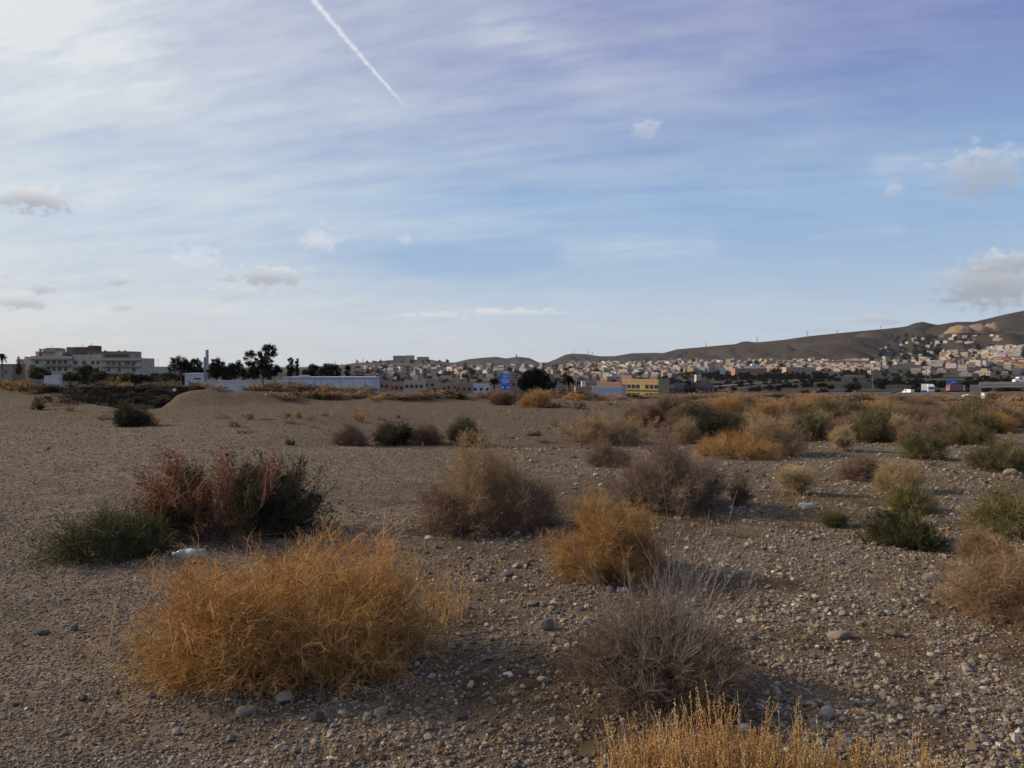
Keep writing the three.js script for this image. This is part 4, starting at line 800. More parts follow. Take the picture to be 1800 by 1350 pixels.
// a tree drawn from pixels: D away, foot at pixel (px, py), blobs as [px, py, half width, half height] in pixels
function treePx(name, D, px, py, blobs, cols, seed, label, opt = {}) {
  const g = at(px, py, D), k = g.px, r = rng(seed);
  return tree(name, g, opt.trunk ?? 0.22, blobs.map(([x, y, w, h]) => [(x - px) * k, (py - y) * k, r.r(-0.5, 0.5) * w * k, w * k, h * k, w * k * 0.9]), opt.per ?? 40, opt.leaf ?? 0.42, cols, seed, label, opt.group ?? 'trees by the white warehouse', opt.clumpR ?? 0.55);
}
{
  const G = { group: 'trees by the white warehouse' };
  treePx('eucalyptus_tree', 215, 462, 672, [[474, 613, 11, 8], [480, 622, 8, 4], [440, 623, 8, 7], [437, 634, 6, 8], [460, 626, 9, 9], [468, 640, 11, 12], [450, 645, 13, 14], [475, 655, 14, 12], [489, 650, 7, 10], [445, 658, 12, 9]], LEAFDARK, 201, 'tallest dark eucalyptus with lumpy crown behind the white warehouse');
  treePx('tree', 225, 380, 676, [[380, 640, 12, 10], [376, 652, 14, 12], [390, 655, 12, 12]], LEAFDARK, 202, 'round dark tree beside the slab mast');
  treePx('tree', 225, 412, 676, [[410, 652, 14, 12], [420, 643, 6, 9], [428, 657, 9, 10], [400, 658, 10, 10]], LEAFDARK, 203, 'dark tree with spiky top left of the tallest eucalyptus');
  treePx('tree', 240, 318, 672, [[315, 634, 14, 8], [322, 645, 12, 9], [303, 648, 6, 10], [328, 640, 7, 8]], [...LEAFMID, LEAFDARK[1]], 204, 'loose greenish tree left of the slab mast');
  treePx('tree', 240, 345, 674, [[342, 643, 12, 12], [350, 655, 12, 10], [335, 652, 9, 10]], LEAFDARK, 205, 'dull dark tree just left of the slab mast');
  treePx('cypress_tree', 230, 512, 668, [[511, 635, 4, 5], [512, 645, 6, 9], [512, 655, 6, 8]], LEAFDARK, 206, 'short broad cypress above the white warehouse roof', { leaf: 0.34, clumpR: 0.4 });
  treePx('cypress_tree', 230, 523, 668, [[522.5, 637, 2, 6], [523, 650, 3, 10]], LEAFDARK, 207, 'thin cypress close beside the broad cypress', { leaf: 0.3, clumpR: 0.3 });
  treePx('tree', 235, 552, 674, [[550, 648, 9, 7], [543, 656, 11, 7], [555, 656, 9, 7]], [LEAFDARK[1], LEAFDARK[3], LEAFMID[2]], 208, 'greyish green tree over the warehouse roof');
  treePx('tree', 232, 580, 674, [[570, 648, 8, 7], [583, 646, 12, 6], [590, 654, 12, 8], [570, 657, 11, 8]], LEAFDARK, 209, 'wide dark tree over the warehouse roof');
  treePx('cypress_tree', 232, 612, 670, [[611, 647, 2.5, 3], [612, 655, 4, 7]], LEAFDARK, 210, 'small pointed cypress at the end of the tree line');
  treePx('fig_tree', 190, 938, 690, [[938, 666, 22, 15], [925, 668, 14, 14], [952, 667, 14, 13], [940, 657, 13, 7], [962, 680, 9, 8], [930, 680, 16, 9], [918, 672, 8, 10]], LEAFDARK, 211, 'big round dark tree right of the blue direction sign', { group: 'trees by the direction sign', per: 34, trunk: 0.35 });
  treePx('conifer_tree', 330, 33, 660, [[32.5, 630, 1.4, 3], [32.5, 636, 2.6, 3.5], [33, 642, 4, 3.5], [33, 649, 5.5, 4], [33, 655, 5, 4]], LEAFDARK, 212, 'dark conical conifer in front of the apartment block', { group: 'trees by the apartment block', leaf: 0.25, clumpR: 0.4 });
  // greenery at the foot of the apartment block
  const rr = rng(71);
  for (const [x, y, w, h, c, l] of [[152, 655, 16, 14, 1, 'tallest green tree in front of the apartment block'], [70, 655, 14, 10, 1, 'grey-green tree by the dark board in front of the apartment block'], [125, 662, 14, 7, 2], [180, 662, 16, 10, 2], [205, 664, 16, 8, 1], [228, 664, 14, 9, 2], [250, 666, 14, 7, 0], [272, 664, 16, 8, 0], [298, 664, 18, 9, 1], [318, 666, 12, 8, 1], [165, 668, 20, 7, 0]]) {
    const o = treePx('tree', 285 + rr.r(-15, 15), x, y + 8, [[x - w * 0.5, y - h * 0.1, w * 0.7, h * 0.7], [x + w * 0.5, y, w * 0.75, h * 0.65], [x, y - h * 0.35, w * 0.6, h * 0.65], [x - w * 0.4, y + h * 0.5, w * 0.9, h * 0.6], [x + w * 0.5, y + h * 0.55, w * 0.9, h * 0.6]], [[...LEAFDARK, LEAFMID[2]], [...LEAFMID.slice(0, 3), LEAFDARK[3]], [...LEAFMID, [0.15, 0.15, 0.055]]][c], Math.round(x), l, { group: 'trees by the apartment block', per: 24, leaf: 0.46, trunk: 0.14 });
    if (!l) later(o, ['dark leafy tree', 'green leafy tree', 'yellow-green leafy tree'][c], 'below the apartment block', x);
  }
}
// palms
function palm(D, px, py, topY, spread, seed, label) {
  const g = at(px, py, D), k = g.px, h = (py - topY) * k, r = rng(seed), o = new THREE.Group(), T = new Strands(), L = new Strands();
  T.tube([[0, -2, 0], [0.05, h * 0.4, 0], [0, h, 0]], 0.3, 0.22, [0.12, 0.09, 0.065], 8);
  for (let i = 0; i < 46; i++) {
    const a = r() * 6.3, up = r.r(-0.75, 1), len = spread * k * r.r(0.8, 1.1), pts = [];
    for (let j = 0; j <= 5; j++) { const t = j / 5; pts.push([Math.cos(a) * len * t * (0.55 + 0.45 * (1 - Math.abs(up))), h + up * len * t * 0.9 - 0.55 * len * t * t, Math.sin(a) * len * t * (0.55 + 0.45 * (1 - Math.abs(up)))]); }
    const c = r.pick(LEAFDARK).map((v) => v * 1.3);
    for (let j = 0; j < 5; j++) for (let m = 0; m < 5; m++) { const t = m / 5, p = [0, 1, 2].map((q) => lerp(pts[j][q], pts[j + 1][q], t)); for (const s of [-1, 1]) L.leaf(p, unit([-Math.sin(a) * s + Math.cos(a) * 0.7, -0.45, Math.cos(a) * s + Math.sin(a) * 0.7]), [0, 1, 0], len * 0.24, 0.12, c); }
  }
  part(o, 'trunk', T.geometry(), plantMat); part(o, 'fronds', L.geometry(), plantMat);
  farTris += L.tris;
  o.position.set(g.x, g.y, g.z);
  tag(o, 'palm_tree', label, 'palm', 'palm trees');
}
palm(200, 999, 690, 663, 12, 5, 'tall palm tree right of the big round dark tree');
palm(205, 868, 690, 668, 9, 6, 'smaller palm just left of the blue direction sign');
palm(330, 4, 655, 625, 10, 7, 'palm tree at the picture edge beside the orange-roofed house');
palm(215, 972, 692, 674, 8, 8, 'short palm tucked against the big round dark tree');

// ---------------------------------------------------------------- buildings
const boxGeo = new THREE.BoxGeometry(1, 1, 1);
function slab(parent, name, x0, x1, y0, y1, z0, z1, mat, label) {
  const m = part(parent, name, boxGeo, mat, label);
  m.position.set((x0 + x1) / 2, (y0 + y1) / 2, (z0 + z1) / 2); m.scale.set(x1 - x0, y1 - y0, z1 - z0);
  return m;
}
const paint = (() => {                                           // render with stains: a weak grain on a plain colour
  const n = 128, d = new Uint8Array(n * n * 4);
  for (let j = 0; j < n; j++) for (let i = 0; i < n; i++) { const o = (j * n + i) * 4, v = 228 + 34 * fbm(i / 9, j / 26, 4, 0.6); d[o] = d[o + 1] = d[o + 2] = clamp(v, 150, 255); d[o + 3] = 255; }
  const t = new THREE.DataTexture(d, n, n); t.colorSpace = THREE.SRGBColorSpace; t.wrapS = t.wrapT = THREE.MirroredRepeatWrapping; t.magFilter = THREE.LinearFilter; t.needsUpdate = true;
  return (rgb, rough = 0.85) => new THREE.MeshPhysicalMaterial({ color: C(...rgb), map: t, roughness: rough, specularIntensity: 0.35 });
})();
const glassMat = std([0.035, 0.038, 0.042], 0.25), darkMat = std([0.06, 0.055, 0.052], 0.8), metalMat = std([0.3, 0.3, 0.3], 0.5, { metalness: 0.6 });
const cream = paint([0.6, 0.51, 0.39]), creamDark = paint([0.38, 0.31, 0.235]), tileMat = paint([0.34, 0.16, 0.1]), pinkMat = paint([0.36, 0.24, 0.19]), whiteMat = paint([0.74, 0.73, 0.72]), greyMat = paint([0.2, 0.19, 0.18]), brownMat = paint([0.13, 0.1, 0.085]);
// the long apartment block: measured on an enlargement, 7.5 to the pixel, from (20, 590)
{
  const D = 350, k = D / F / 7.5, c = at(20 + 995 / 7.5, 590 + 560 / 7.5, D), o = new THREE.Group();
  const X = (v) => (v - 995) * k, Y = (v) => (560 - v) * k;
  const blk = (n, x0, x1, yt, yb, z0, z1, m) => slab(o, n, X(x0), X(x1), Y(yb), Y(yt), z0, z1, m);
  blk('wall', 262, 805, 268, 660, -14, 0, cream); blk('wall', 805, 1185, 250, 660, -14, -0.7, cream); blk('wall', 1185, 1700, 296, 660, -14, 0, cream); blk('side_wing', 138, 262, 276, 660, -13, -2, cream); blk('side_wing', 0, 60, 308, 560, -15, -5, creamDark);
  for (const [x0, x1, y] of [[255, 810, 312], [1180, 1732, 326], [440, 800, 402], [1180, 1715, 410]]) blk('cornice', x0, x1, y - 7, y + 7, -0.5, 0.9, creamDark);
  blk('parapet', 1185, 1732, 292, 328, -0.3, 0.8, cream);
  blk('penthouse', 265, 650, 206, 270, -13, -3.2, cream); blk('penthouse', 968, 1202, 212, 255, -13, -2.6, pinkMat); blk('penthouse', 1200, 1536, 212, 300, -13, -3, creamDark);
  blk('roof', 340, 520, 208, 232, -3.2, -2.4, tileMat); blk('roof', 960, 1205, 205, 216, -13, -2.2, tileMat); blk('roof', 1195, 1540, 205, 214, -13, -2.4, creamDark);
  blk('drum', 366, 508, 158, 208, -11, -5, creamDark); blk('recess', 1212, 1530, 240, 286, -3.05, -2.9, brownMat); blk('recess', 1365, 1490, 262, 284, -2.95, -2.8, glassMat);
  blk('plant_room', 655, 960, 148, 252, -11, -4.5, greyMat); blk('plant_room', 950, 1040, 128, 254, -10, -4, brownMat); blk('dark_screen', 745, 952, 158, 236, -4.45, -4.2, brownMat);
  for (const x of [290, 338, 540, 608]) { const s = blk('chimney', x - 12, x + 12, 176, 210, -6, -5.2, creamDark); slab(o, 'chimney_cap', X(x - 16), X(x + 16), Y(178), Y(170), -6.1, -5.1, brownMat); }
  for (const x of [1130, 1312, 1392]) blk('chimney', x - 12, x + 12, 190, 214, -8, -7, creamDark);
  for (const x of [780, 815, 850, 885, 920]) blk('post', x - 5, x + 5, 140, 160, -5, -4.8, brownMat);
  for (const x of [1548, 1602]) blk('pergola_post', x - 3, x + 3, 258, 296, -1.2, -1, metalMat);
  blk('pergola_beam', 1540, 1606, 254, 260, -1.25, -0.95, metalMat);
  for (const [x, y, w, h] of [[435, 128, 2, 30], [850, 92, 2, 48], [965, 92, 2.5, 36]]) blk('aerial', x - w, x + w, y, y + h, -6, -5.85, metalMat);
  for (const [x, y, w, z] of [[340, 350, 22, 0], [490, 350, 22, 0], [565, 350, 22, 0], [640, 350, 22, 0], [715, 350, 20, 0], [840, 354, 22, -0.7], [950, 354, 20, -0.7], [1065, 354, 18, -0.7], [1135, 354, 20, -0.7], [1285, 366, 20, 0], [1355, 366, 18, 0], [1425, 366, 18, 0], [1535, 366, 34, 0], [1615, 366, 18, 0], [490, 440, 20, 0], [565, 440, 20, 0], [640, 440, 20, 0], [715, 442, 20, 0], [840, 440, 20, -0.7], [1130, 438, 16, -0.7], [1285, 450, 18, 0], [1425, 450, 18, 0], [1615, 448, 20, 0], [650, 246, 22, -3.2], [330, 246, 18, -3.2], [1010, 240, 16, -2.6]]) {
    const q = part(o, 'window', boxGeo, creamDark); q.position.set(X(x), Y(y), z + 0.04); q.scale.set(2 * w * k + 0.24, 44 * k + 0.24, 0.12);
    const p = part(q, 'pane', boxGeo, glassMat); p.position.set(0, 0, 0.2); p.scale.set(0.84, 0.84, 0.9);
  }
  for (const [x0, x1, y] of [[460, 790, 380], [1480, 1590, 388], [1250, 1440, 392]]) blk('balcony', x0, x1, y - 10, y + 14, 0.05, 1.1, creamDark);
  o.position.set(c.x, c.y, c.z); o.rotation.y = 0.0;
  tag(o, 'apartment_block', 'long cream apartment block with dark rooftop plant rooms and chimneys', 'building');
}
// dark board beside it, low walls, the slab mast
{
  let g = at(57, 664, 300), k = g.px, o = new THREE.Group();
  const board = std([0.06, 0.075, 0.095], 0.6);
  for (const x of [-2.6, 2.3]) slab(o, 'panel', (x - 2.1) * k, (x + 2.1) * k, 2 * k, 23 * k, -0.1, 0.1, board);
  for (const x of [-4, 0, 4]) slab(o, 'post', (x - 0.3) * k, (x + 0.3) * k, -8 * k, 23.5 * k, -0.24, -0.12, metalMat);
  o.position.set(g.x, g.y, g.z); tag(o, 'sign_board', 'dark blue-grey upright board before the apartment block', 'sign');
  g = at(362, 674, 210); k = g.px; o = new THREE.Group();
  slab(o, 'mast', -3 * k, 0.2 * k, -12 * k, 46 * k, -0.25, 0.25, std([0.24, 0.235, 0.23], 0.7)); slab(o, 'upper_slab', 0.5 * k, 4.2 * k, 24 * k, 59 * k, -0.4, 0.3, std([0.34, 0.33, 0.33], 0.6)); slab(o, 'bracket', 0, 1 * k, 28 * k, 31 * k, -0.15, 0.15, metalMat); slab(o, 'bracket', 0, 1 * k, 40 * k, 43 * k, -0.15, 0.15, metalMat); slab(o, 'foot', -4 * k, 1.2 * k, -12 * k, 3 * k, -0.4, 0.4, whiteMat);
  o.position.set(g.x, g.y, g.z); tag(o, 'slab_mast', 'tall grey mast of two staggered slabs rising above the trees', 'mast');
  const block = (name, D, x0, x1, y0, y1, deep, mat, label, roofMat, turn = 0) => {
    const b = at((x0 + x1) / 2, y1, D), q = b.px, r = new THREE.Group(), w = (x1 - x0) / 2 * q, h = (y1 - y0) * q;
    slab(r, 'wall', -w, w, Math.min(-1, H(b.x, b.z) - b.y - 2), h, -deep, 0, mat);
    slab(r, 'roof', -w - 0.15, w + 0.15, h + 0.003, h + 0.28, -deep - 0.15, 0.15, roofMat ?? mat);
    r.position.set(b.x, b.y, b.z); r.rotation.y = turn;
    return label ? tag(r, name, label, 'building') : r;
  };
  const lilac = paint([0.74, 0.74, 0.77]);
  {
    const r = block('warehouse', 200, 497, 655, 665, 690, 16, lilac, null, paint([0.42, 0.42, 0.46]), 0.06);
    const q = 200 / F;
    slab(r, 'roof_hut', -58 * q, -42 * q, 25 * q, 30 * q, -9, -5, cream); slab(r, 'door', -50 * q, -47 * q, 2 * q, 17 * q, 0.01, 0.06, greyMat); slab(r, 'downpipe', -12.3 * q, -11.7 * q, 0, 25 * q, 0.02, 0.12, metalMat);
    for (let i = 0; i < 7; i++) slab(r, 'wall_seam', (-66 + i * 22) * q - 0.03, (-66 + i * 22) * q + 0.03, 0, 24.6 * q, 0.005, 0.05, greyMat);
    tag(r, 'warehouse', 'long low white warehouse below the dark tree line', 'building');
  }
  {
    const r = block('hut', 215, 326, 357, 658, 686, 8, whiteMat, null, whiteMat, 0.2), q = 215 / F;
    slab(r, 'window', -1 * q, 11 * q, 19 * q, 21.5 * q, 0.005, 0.08, glassMat); slab(r, 'door', -9 * q, -5 * q, 2 * q, 14 * q, 0.005, 0.08, greyMat);
    tag(r, 'hut', 'small white flat-roofed building left of the slab mast', 'building');
  }
  block('wall', 215, 360, 500, 670.5, 690, 0.5, whiteMat, 'low white boundary wall running behind the earth bank');
  block('wall', 260, 78, 103, 662, 680, 2, whiteMat, 'short white wall section below the apartment block');
  block('building', 520, 247, 305, 645.5, 664, 12, paint([0.5, 0.48, 0.42]), 'pale low building seen beyond the end of the apartment block');
  {
    const r = block('house', 340, -8, 22, 641, 668, 9, creamDark, null, tileMat), q = 340 / F;
    slab(r, 'window', 2 * q, 5 * q, 12 * q, 17 * q, 0.005, 0.1, glassMat);
    tag(r, 'house', 'cream house with orange roof beside the picture-edge palm', 'building');
  }
}
// road signs
function signFace(w, h, draw) { const cv = document.createElement('canvas'); cv.width = w; cv.height = h; const x = cv.getContext('2d'); x.fillStyle = '#1458c8'; x.fillRect(0, 0, w, h); x.strokeStyle = '#a9c6ee'; x.lineWidth = w * 0.03; x.strokeRect(w * 0.03, w * 0.03, w * 0.94, h - w * 0.06); x.fillStyle = '#e4ecf8'; draw(x); const t = new THREE.CanvasTexture(cv); t.colorSpace = THREE.SRGBColorSpace; return new THREE.MeshStandardMaterial({ map: t, roughness: 0.45 }); }
function roadSign(D, x0, x1, y0, y1, face, label, legs) {
  const g = at((x0 + x1) / 2, y1, D), k = g.px, o = new THREE.Group(), w = (x1 - x0) * k, h = (y1 - y0) * k;
  slab(o, 'panel', -w / 2, w / 2, 0, h, -0.08, 0, metalMat);
  const f = part(o, 'face', new THREE.PlaneGeometry(w, h).translate(0, h / 2, 0.006), face);
  for (const x of legs) slab(o, 'post', x * w - 0.09, x * w + 0.09, -9, h * 0.95, -0.3, -0.1, metalMat);
  o.position.set(g.x, g.y, g.z);
  tag(o, 'road_sign', label, 'road sign', 'blue road signs');
}
{
  const rr = rng(3), line = (x, y, h, gaps) => { let p = 0.5 - gaps / 2; while (p < 0.5 + gaps / 2) { const w = rr.r(0.03, 0.075); x.fillRect(p * 160, y, w * 160, h * rr.r(0.75, 1)); p += w + 0.022; } };
  roadSign(165, 880.5, 896, 656.5, 685.5, signFace(160, 300, (x) => {
    line(x, 22, 16, 0.55); line(x, 48, 15, 0.6); line(x, 74, 14, 0.5); line(x, 104, 17, 0.82); line(x, 132, 17, 0.82); line(x, 160, 15, 0.7); line(x, 186, 13, 0.45);
    for (const s of [-1, 1]) { x.beginPath(); const cx = 80 + s * 46; x.moveTo(cx + s * 22, 252); x.lineTo(cx - s * 4, 226); x.lineTo(cx - s * 4, 243); x.lineTo(cx - s * 22, 243); x.lineTo(cx - s * 22, 261); x.lineTo(cx - s * 4, 261); x.lineTo(cx - s * 4, 276); x.fill(); }
  }), 'tall blue direction sign with white lettering and two arrows', [-0.38, 0.38]);
  roadSign(330, 1664.5, 1681.5, 669, 680.5, signFace(220, 150, (x) => { x.fillRect(96, 30, 34, 16); x.fillRect(142, 30, 44, 16); x.fillRect(176, 96, 24, 20); x.fillRect(40, 70, 50, 12); }), 'wide blue motorway sign standing above the road', [0.42]);
  roadSign(300, 1618.5, 1630.5, 686, 694, signFace(200, 130, (x) => { x.fillRect(56, 50, 34, 34); x.fillRect(118, 46, 48, 40); }), 'small low blue road sign left of the lorry on the brow', [-0.3, 0.3]);
}
// ---- blocks of flats at the near edge of the town
function flats(D, x0, x1, yTop, yBase, deep, mat, label, rows, cols, opt = {}) {
  const c = (D > 600 && gnd((x0 + x1) / 2, yBase, 420)) || at((x0 + x1) / 2, yBase, D), k = c.px, o = new THREE.Group(), w = (x1 - x0) / 2 * k, h = (yBase - yTop) * k;
  slab(o, 'wall', -w, w, Math.min(-1, H(c.x, c.z) - c.y - 2), h, -deep, 0, mat);
  slab(o, 'roof', -w + 0.35, w - 0.35, h + 0.003, h + 0.15, -deep + 0.35, -0.35, opt.roof ?? creamDark);
  for (const [a, b] of [[-w - 0.05, -w + 0.25], [w - 0.25, w + 0.05]]) slab(o, 'parapet', a, b, h - 0.02, h + 0.8, -deep, 0.05, mat);
  slab(o, 'parapet', -w + 0.26, w - 0.26, h - 0.03, h + 0.8, -0.22, 0.06, mat);
  if (opt.hut) slab(o, 'stair_head', -w * 0.2, w * 0.3, h + 0.16, h + 2.6, -deep * 0.7, -deep * 0.25, opt.hut);
  const face = (n, z, sx) => { for (let j = 0; j < rows; j++) for (let i = 0; i < cols; i++) { if (opt.skip?.(i, j)) continue; const m = part(o, 'window', boxGeo, glassMat); m.position.set(-w + (i + 0.5) * 2 * w / cols, h - 1.9 - j * 3, 0.02); m.scale.set(opt.ww ?? 1.3, opt.wh ?? 1.35, 0.1); } };
  face();
  if (opt.bands) for (let j = 1; j < rows; j++) slab(o, 'floor_band', -w - 0.04, w + 0.04, h - 3 * j - 0.25, h - 3 * j + 0.05, -0.1, 0.35, opt.bands);
  o.position.set(c.x, c.y, c.z); o.rotation.y = opt.turn ?? 0;
  return tag(o, opt.name ?? 'apartment_building', label, 'building');
}
const yellow = paint([0.56, 0.4, 0.17]), orange = paint([0.4, 0.235, 0.15]), salmon = paint([0.42, 0.27, 0.2]), peach = paint([0.5, 0.34, 0.24]), dun = paint([0.22, 0.175, 0.165]);
flats(285, 1090, 1160, 670, 700, 9, yellow, 'ochre yellow block of flats at the near edge of town', 3, 8, { bands: paint([0.34, 0.25, 0.1]), skip: (i, j) => i === 4, turn: -0.62 });
flats(300, 1046, 1094, 675, 700, 7, orange, 'plain orange brick building joined to the ochre flats', 2, 3, { skip: (i) => i < 2, turn: -0.62 });
flats(275, 1038, 1094, 683, 700, 8, paint([0.56, 0.58, 0.63]), 'low blue-grey shed in front of the orange brick building', 1, 1, { skip: () => true, turn: -0.3, name: 'shed' });
flats(262, 1012, 1040, 684, 700, 6, salmon, 'small pink shed with white awning left of the blue-grey shed', 1, 2, { hut: whiteMat, name: 'shed' });
flats(300, 1186, 1215, 677, 702, 12, dun, 'left half of the dun unfinished building behind a tree', 2, 4, { turn: -0.3, ww: 1.1 });
flats(305, 1218, 1252, 676, 702, 12, dun, 'right half of the dun unfinished building behind a tree', 2, 5, { turn: -0.3, ww: 1.1, hut: dun });
flats(330, 1158, 1186, 684, 702, 9, paint([0.17, 0.14, 0.125]), 'low dark brown building between ochre flats and dun building', 1, 4, { ww: 1 });
treePx('tree', 255, 1211, 700, [[1211, 676, 6, 6], [1208, 684, 6, 7], [1214, 686, 6, 7], [1211, 693, 7, 6]], [LEAFDARK[1], LEAFDARK[3], [0.07, 0.055, 0.04]], 230, 'bare-looking brown tree in front of the dun building', { group: 'trees at the near edge of town', leaf: 0.26 });
treePx('tree', 250, 985, 694, [[985, 690, 14, 5], [995, 689, 10, 6]], [[0.07, 0.05, 0.04], [0.05, 0.04, 0.032]], 231, 'dull red-brown thicket below the tall palm', { group: 'trees at the near edge of town', leaf: 0.26 });
// houses just over the brow, left of the direction sign
{
  const F1 = (D, x0, x1, yt, m, l, n, more = {}) => flats(D, x0, x1, yt, yt + 24, 8, m, l, 1, n, more);
  F1(330, 711, 745, 671, cream, 'cream flat-roofed house with roof hut right of the warehouse', 4, { hut: cream });
  F1(345, 745, 765, 669, creamDark, 'tan house touching the cream house with roof hut', 2);
  F1(340, 658, 684, 671, pinkMat, 'pink house showing just past the warehouse end', 3);
  F1(350, 684, 710, 674, peach, 'pale peach house between the pink and cream houses', 3, { roof: tileMat });
  F1(360, 784, 804, 674, peach, 'peach house with pale front beside a terracotta roof', 2);
  F1(330, 802, 830, 676, salmon, 'salmon house below a raised orange roof storey', 3, { hut: orange });
  F1(370, 830, 862, 677, whiteMat, 'white house left of the blue direction sign', 3, { roof: tileMat });
  F1(350, 897, 920, 668, pinkMat, 'pink house between direction sign and big round tree', 2, { roof: tileMat });
  F1(380, 764, 786, 676, creamDark, 'low tan house with red roof right of the tan house', 2, { roof: tileMat });
}
// large buildings deeper in town
flats(1050, 1292, 1348, 648.5, 660, 20, orange, 'large salmon school-like building in the middle of town', 2, 14, { ww: 2, bands: peach });
flats(1040, 1322, 1333, 640.5, 650, 12, whiteMat, 'tall pale tower on the large salmon building', 2, 3, { ww: 1.6 });
flats(1150, 1382, 1432, 646.5, 656, 18, peach, 'wide peach building beside the large salmon one', 2, 12, { ww: 2 });
flats(1500, 1347, 1375, 634, 640, 16, yellow, 'long ochre building high in the town', 1, 8, { ww: 2 });
flats(1600, 1446, 1540, 634.5, 640, 16, peach, 'long peach terrace at the upper edge of town', 1, 18, { ww: 1.6 });
flats(1000, 1224, 1233, 660, 672, 9, cream, 'small cream tower house before the tree row', 2, 2, {});
flats(950, 1531, 1546, 652, 661, 10, salmon, 'lone square tan house in the fields', 2, 3, { ww: 2 });
flats(1500, 1556, 1578, 627, 634, 18, paint([0.42, 0.4, 0.3]), 'pale olive hall among trees below the hill', 1, 4, {});
flats(2400, 875, 907, 642.5, 648, 40, whiteMat, 'long white industrial hall below the dark hills', 1, 6, { ww: 3 });
flats(2500, 832, 844, 641, 645, 30, whiteMat, 'short white hall left of the long white hall', 1, 3, {});
flats(4300, 691, 713, 625.5, 635, 40, paint([0.2, 0.19, 0.2]), 'grey half of the hilltop complex', 3, 6, { ww: 4 });
flats(4290, 713, 727, 625, 635, 40, paint([0.42, 0.33, 0.22]), 'yellowish half of the hilltop complex', 3, 5, { ww: 4 });
flats(4300, 733, 753, 627.5, 635, 40, paint([0.22, 0.21, 0.21]), 'low grey annex right of the hilltop complex', 2, 5, { ww: 4 });
{
  const g = at(908, 629, 4600), k = g.px, o = new THREE.Group();
  slab(o, 'shaft', -0.9 * k, 0.9 * k, -4 * k, 4.5 * k, -4, 4, darkMat); slab(o, 'cap', -1.4 * k, 1.4 * k, 4.5 * k, 5.6 * k, -5, 5, darkMat);
  o.position.set(g.x, g.y, g.z); tag(o, 'watch_tower', 'small tower standing on the crest of the dark round hill', 'tower');
}
// ---- the town itself: one house after another
const houseShapes = [0, 1, 2, 3].map((v) => {
  const b = (x0, x1, y0, y1, z0, z1) => new THREE.BoxGeometry(x1 - x0, y1 - y0, z1 - z0).translate((x0 + x1) / 2, (y0 + y1) / 2, (z0 + z1) / 2);
  return mergeGeometries([
    [b(-0.5, 0.5, -0.6, 0.95, -0.5, 0.5), b(-0.5, -0.47, 0.9, 1.03, -0.5, 0.5), b(0.47, 0.5, 0.9, 1.03, -0.5, 0.5), b(-0.465, 0.465, 0.91, 1.02, 0.46, 0.498)],
    [b(-0.5, 0.5, -0.6, 0.62, -0.5, 0.5), b(-0.46, 0.1, 0.58, 1, -0.45, 0.3), b(-0.5, 0.5, 0.6, 0.7, 0.46, 0.503)],
    [b(-0.5, 0.5, -0.6, 0.66, -0.5, 0.42), b(0.0, 0.47, 0.6, 1.0, -0.46, 0.44), b(-0.42, -0.2, 0.62, 0.85, -0.4, -0.1)],
    [b(-0.5, 0.5, -0.6, 0.8, -0.5, 0.5), b(-0.25, 0.15, 0.78, 1.05, -0.4, 0.0)],
  ][v]);
});
const gableGeo = new THREE.CylinderGeometry(0.62, 0.62, 1.06, 3, 1).rotateZ(Math.PI / 2).rotateX(Math.PI / 2 + Math.PI).scale(1, 0.5, 0.9).translate(0, 0.15, 0);
const houseTones = { white: [paint([0.58, 0.535, 0.475]), paint([0.5, 0.455, 0.4])], cream: [paint([0.5, 0.44, 0.35]), paint([0.45, 0.38, 0.3])], pink: [paint([0.4, 0.285, 0.225]), paint([0.44, 0.33, 0.265])], salmon: [paint([0.42, 0.265, 0.175]), paint([0.38, 0.245, 0.17])], ochre: [paint([0.5, 0.37, 0.17]), paint([0.44, 0.33, 0.18])], grey: [paint([0.3, 0.28, 0.27]), paint([0.24, 0.22, 0.215])], tan: [paint([0.36, 0.29, 0.22]), paint([0.3, 0.24, 0.19])] };
const taken = [];
let houses = 0;
function town(n, area, mix, size, where, seed, opt = {}) {
  const r = rng(seed);
  let tries = 0, made = 0;
  while (made < n && tries++ < n * 40) {
    const [px, py] = area(r), g = gnd(px, py, 420);
    if (!g || g.d < 300) continue;
    const W = r.r(...size), wpx = W / g.px;
    if (taken.some((t) => Math.abs(t[0] - px) < (t[2] + wpx) * (opt.gap ?? 0.42) && Math.abs(t[1] - py) < (opt.vgap ?? 2.2))) continue;
    taken.push([px, py, wpx]);
    const tone = r.pick(mix), mat = r.pick(houseTones[tone]), h = r.r(...(opt.h ?? [4.5, 8.5])), o = new THREE.Group(), deep = r.r(8, 12);
    const wall = part(o, 'wall', opt.gable && r() < opt.gable ? houseShapes[0] : r.pick(houseShapes), mat);
    wall.scale.set(W, h, deep);
    if (opt.gable && wall.geometry === houseShapes[0]) { const rf = part(o, 'roof', gableGeo, tileMat); rf.scale.set(W * 1.02, h * 0.55, deep * 1.1); rf.position.y = h; }
    if (g.d < 1700) { const m = Math.max(2, Math.round(W / 3.4)); for (let i = 0; i < m; i++) { const q = part(o, i === 1 && h < 5.5 ? 'door' : 'window', boxGeo, glassMat); q.position.set(-W / 2 + (i + 0.5) * W / m, h * 0.32, deep / 2 + 0.04); q.scale.set(1.3, 1.5, 0.12); } }
    o.position.set(g.x, g.y, g.z); o.rotation.y = r.r(...(opt.turn ?? [-1.1, -0.3]));
    tag(o, 'house', null, 'house', 'houses of the town');
    later(o, `${tone} house`, where, px);
    houses++; made++;
  }
}
const band = (x0, x1, f0, f1) => (r) => { const x = r.r(x0, x1), t = (x - x0) / (x1 - x0); return [x, lerp(lerp(f0[0], f0[1], t), lerp(f1[0], f1[1], t), r())]; };
